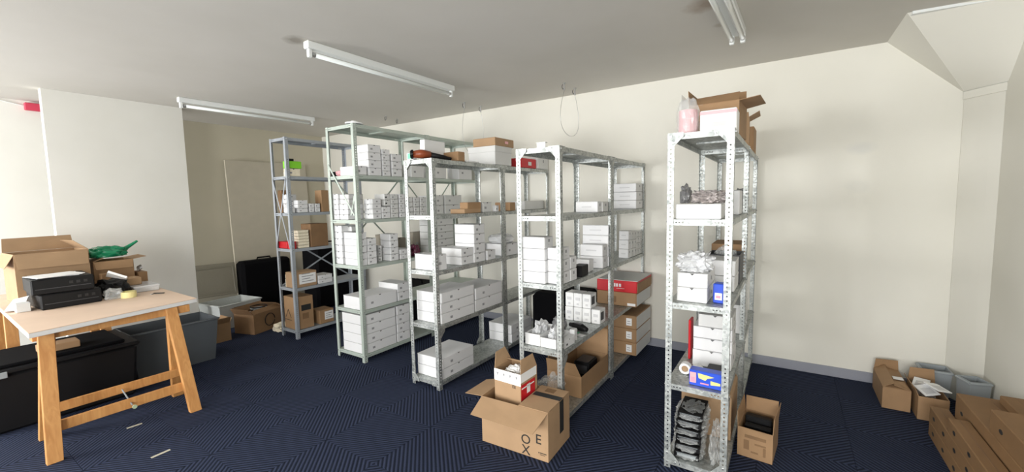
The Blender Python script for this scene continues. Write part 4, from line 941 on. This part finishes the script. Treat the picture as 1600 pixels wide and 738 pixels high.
open_box('open_carton', 'large open brown box at the left end of the table behind the printers', (-5.36, .80, zt), .36, .44, .40, .06, KRAFT2, {'e': (.13, 165, .01), 'n': (.12, -50), 'w': (.12, 5), 's': (.12, 150)})
t = open_box('open_carton', 'brown box with folded flaps under the green bag on the table', (-5.38, 1.20, zt), .28, .28, .27, 0, KRAFT, {'n': (.11, 80, .03), 'e': (.08, 160), 's': (.08, -75)})
gb = blob('green_bag', 'shiny green plastic bag lying on the open brown box, table left', 'bag', (-5.38, 1.18, zt+.30), (.11, .14, .055), GREENBAG, 101, .3, 2.6, 4)
mb = MB(); mb.tube([(0, .11, .05), (0, .16, .075), (0, .24, .13)], [.016, .018, .010], GREENBAG, 8); mb.build('knotted_tail', gb)
carton(-5.22, -5.13, 1.08, 1.17, zt, zt+.17, 'plain brown carton between printers and green bag box, on table', KRAFT, style='plain')
carton(-4.80, -4.72, .52, .60, zt, zt+.07, 'small off-white box left of the printers on the table', WHITE3, style='plain')
mb = MB(); mb.prism([(0, 0, 0), (.02, .09, .0), (.0, .13, .09), (-.01, .05, .075)], (.12, -.02, .01), PAPER); tag(mb.build('envelope', loc=(-4.92, .49, zt+.002)), 'white envelope sticking out at the left table edge', 'envelope')
blob('dark_bag', 'dark crumpled bag with papers right of the printers on the table', 'bag', (-4.88, 1.10, zt), (.13, .10, .085), BLACKP, 103, .4, 3)
blob('plastic_bag', 'clear crumpled plastic right of the dark bag on the table', 'bag', (-4.69, 1.05, zt), (.04, .05, .05), CLEAR, 104, .5, 3)
mb = MB(); mb.prism([(0, 0, .06), (.05, .0, .10), (.12, .10, .04), (.05, .12, .02)], (.0, .01, .015), PAPER); tag(mb.build('folded_paper', loc=(-4.85, 1.05, zt+.115)), 'folded white paper over the dark bag on the table', 'paper')
t = thing('tape_roll', 'yellow roll of clear tape on the table right of the printers', 'tape', (-4.66, 1.14, zt)); n = 24; vs = []
for q in range(n):
    a = 2*math.pi*q/n
    for (r, zz) in ((.052, 0), (.052, .05), (.04, .05), (.04, 0)): vs.append((r*math.cos(a), r*math.sin(a), zz))
fs = [(q*4+s, ((q+1) % n)*4+s, ((q+1) % n)*4+(s+1) % 4, q*4+(s+1) % 4) for q in range(n) for s in range(4)]
mb = MB(); mb.add(vs, fs, TAPE); mb.build('roll', t)
t = lidded(-5.12, -4.83, 1.22, 1.40, zt, zt+.055, 'flat translucent white case at the right back of the table', CLEARW)
t.name = 'plastic_case'
carton(-5.08, -4.94, 1.20, 1.31, zt+.0565, zt+.125, 'small brown box with a white side on the translucent case', KRAFT2, style='plain')
t = thing('wire_bundle', 'bundle of thin wire coils behind the small brown box on the table', 'wire', (-5.34, 1.395, zt+.0)); mb = MB()
for k in range(5): mb.tube([(0+.02*k+.035*math.cos(q*.6), .0, .16+.022*math.sin(q*.6)+.005*k) for q in range(12)], .003, STEEL, 5)
mb.build('coils', t); mb = MB(); mb.box(-.06, .12, -.03, .035, 0, .135, KRAFT); mb.build('box', t)
t = thing('keys', 'small dark keys and clip lying on the table near its right edge', 'keys', (-4.60, 1.30, zt)); mb = MB(); mb.bar((-.03, 0, .006), (.04, .05, .006), .014, .006, INK); mb.build('fob', t); mb = MB(); mb.bar((-.04, .01, .004), (.0, -.03, .004), .01, .004, STEEL); mb.build('key', t)
# ------------------------------------------------------------------ under and behind the table
t = thing('storage_chest', 'large black storage chest with a grey lid under the left of the table', 'chest', (-5.01, .72, .001), .0)
mb = MB(); mb.hexa([(-.28, -.42, 0), (.30, -.42, 0), (.30, .42, 0), (-.28, .42, 0)], [(-.29, -.45, .44), (.33, -.45, .44), (.33, .45, .44), (-.29, .45, .44)], BLACKP); mb.build('body', t, bevel=.02)
mb = MB(); mb.box(-.295, .345, -.465, .465, .44, .475, BLACKP); mb.build('lid', t, bevel=.01)
mb = MB(); mb.box(.346, .355, -.40, -.28, .42, .465, GREYL); mb.build('latch', t, bevel=.003)
mb = MB(); mb.box(-.28, .28, -.38, .35, 0, .025, BLACKM)
tag(mb.build('flat_case', loc=(-5.0, .75, .4775), bevel=.006), 'flat dark case lying on the black storage chest', 'case')
carton(-4.95, -4.80, .62, .85, .5035, .56, 'flat brown carton on the dark case under the table', KRAFT, style='plain')
c = bin_('storage_bin', 'dark grey plastic bin on the carpet behind the right table legs', -5.26, 1.57, .44, .72, .445, GREYP, 0, .88, .008)
open_box('open_carton', 'brown box behind the dark grey bin', (-5.75, 2.10, .001), .30, .34, .22, 0, KRAFT, {'n': (.05, 20), 'e': (.09, 30)})
cb = open_box('open_carton', 'open brown box full of cables between crate and blue-grey rack', (-5.76, 2.68, .001), .32, .46, .25, .30, KRAFTD, {'n': (.12, -55), 'e': (.08, -60), 's': (.10, 35), 'w': (.08, 30)})
for k in range(7):
    rr = random.Random(k+5); pts = []; ph = rr.uniform(0, 6); R0 = rr.uniform(.06, .09)
    for q in range(26):
        a = ph+q*.42; pts.append((-5.76+R0*math.cos(a)*1.0+rr.uniform(-.006, .006), 2.68+R0*1.3*math.sin(a), .17+.0225*k+.005*math.sin(q*.5+k)))
    mb = MB(); mb.tube(pts, .005, [PAPER, BLACKP, DARKG, PAPER, BLACKP, GREYL, BLACKP][k], 6)
    tag(mb.build('cable', smooth=True), f"{['white', 'black', 'dark grey', 'thin white', 'thick black', 'pale grey', 'topmost black'][k]} coiled cable in the open brown box by the crate", 'cable', 'cables in the brown box')
mb = MB(); mb.tube([(-5.76+.955*.172-.296*.075*math.cos(a*.5), 2.68+.296*.172+.955*.075*math.cos(a*.5), .14+.08*math.sin(a*.5)) for a in range(13)], .005, BLACKP, 6)
tag(mb.build('cable', smooth=True), 'black cable loop hanging over the side of the cable box', 'cable')
cr = bin_('storage_crate', 'clear plastic crate on the carpet with its lid leaning behind', -6.36, 2.60, .46, .56, .33, CRATE, math.radians(8), .9, .006, cat='crate')
mb = MB(); mb.box(.236, .245, -.1, .08, .25, .275, DARKG); mb.build('handle', cr)
p = MB(); p.box(-.26, .26, -.009, .009, 0, .46, CRATEL)
for k in range(2): p.box(-.22, .22, -.014, -.009, .03+.36*k, .05+.36*k, CRATEL); p.box(-.24+.46*k, -.22+.46*k, -.014, -.009, .03, .41, CRATEL)
o = p.build('crate_lid', loc=(-6.72, 2.585, .35), bevel=.004); o.rotation_euler = (math.radians(-14), 0, math.radians(78)); tag(o, 'smoky plastic lid standing in the clear crate against the wall', 'lid')
# leaning board
bd = MB(); a0 = Vector((-6.86, 2.98, 0)); bd.box(-.016, .016, 0, 1.25, 0, 2.30, BEIGE); o = bd.build('leaning_board', loc=(-6.93, 2.95, .01)); o.rotation_euler = (0, math.radians(-3.2), 0)
tag(o, 'tall beige board leaning on the wall left of blue-grey rack', 'board')
# black cases behind the blue-grey rack
t = thing('suitcase', 'large black upright suitcase behind the left end of blue-grey rack', 'suitcase', (-6.70, 3.24, .001), .0)
mb = MB(); mb.box(-.11, .11, -.36, .36, 0, .80, BLACKM); mb.build('body', t, bevel=.04); mb = MB(); mb.tube([(0, -.1, .795), (0, -.09, .83), (0, .09, .83), (0, .1, .795)], .012, BLACKM, 8); mb.build('handle', t)
t = thing('suitcase', 'taller black case behind the blue-grey rack, next to the suitcase', 'suitcase', (-6.15, 4.05, .001), .0)
mb = MB(); mb.box(-.2, .2, -.42, .42, 0, .98, BLACKM); mb.build('body', t, bevel=.04); mb = MB(); mb.tube([(0, -.1, .98), (0, -.09, 1.02), (0, .09, 1.02), (0, .1, .98)], .012, BLACKM, 8); mb.build('handle', t)
t = thing('duffel_bag', 'low black bag on the carpet between blue-grey and sage green racks', 'bag', (-4.38, 4.16, .001), .0)
mb = MB(); mb.box(-.30, .30, -.3, .3, 0, .48, BLACKM); mb.build('body', t, bevel=.05)
mb = MB(); mb.tube([(-.12, 0, .478), (-.11, 0, .53), (.11, 0, .53), (.12, 0, .478)], .012, BLACKM, 8); mb.build('handle', t)
t = thing('duffel_bag', 'black bag on the carpet behind the left galvanised rack', 'bag', (-2.06, 4.22, .001), 0)
mb = MB(); mb.box(-.3, .3, -.28, .28, 0, .60, BLACKM); mb.build('body', t, bevel=.05); mb = MB(); mb.bar((.05, -.285, .40), (.25, -.285, .48), .03, .01, DARKG, up=(0, 1, 0)); mb.build('strap', t)
b = carton(-4.95, -4.72, 3.74, 4.10, .001, .32, 'brown carton on the carpet past the far end of blue-grey rack', KRAFT, style='plain')
blob('beige_bag', 'small beige and brown bag on the carpet at the foot of blue-grey rack', 'bag', (-5.42, 2.78, .001), (.07, .08, .06), CREAM, 111, .4, 3)
# red alarm box on the left wall
t = thing('alarm_box', 'red box high on the left wall beside the partition', 'alarm', (XL, .98, 2.77)); mb = MB(); mb.box(.001, .06, .04, .24, -.045, .035, mat('red_enamel', (.62, .05, .10), .5)); mb.build('casing', t, bevel=.006)
mb = MB(); mb.tube([(.01, .045, .0), (.012, -.2, .045), (.012, -1.2, .05)], .006, GLOSSW, 6); mb.build('cable', t)
# tape on the carpet
for k, pts in enumerate([[(198, 670), (222, 662)], [(236, 716), (266, 703)]]):
    a, b_ = [sight(2, .001, *p) for p in pts]; mb = MB(); mb.bar(a+Vector((0, 0, .0006)), b_+Vector((0, 0, .0006)), .022, .0008, TAPEF); tag(mb.build('floor_tape'), ['beige tape strip on the carpet nearer the table', 'beige tape strip on the carpet nearer the camera'][k], 'tape', 'tape strips on the carpet')
print('objects', len(COL.objects))
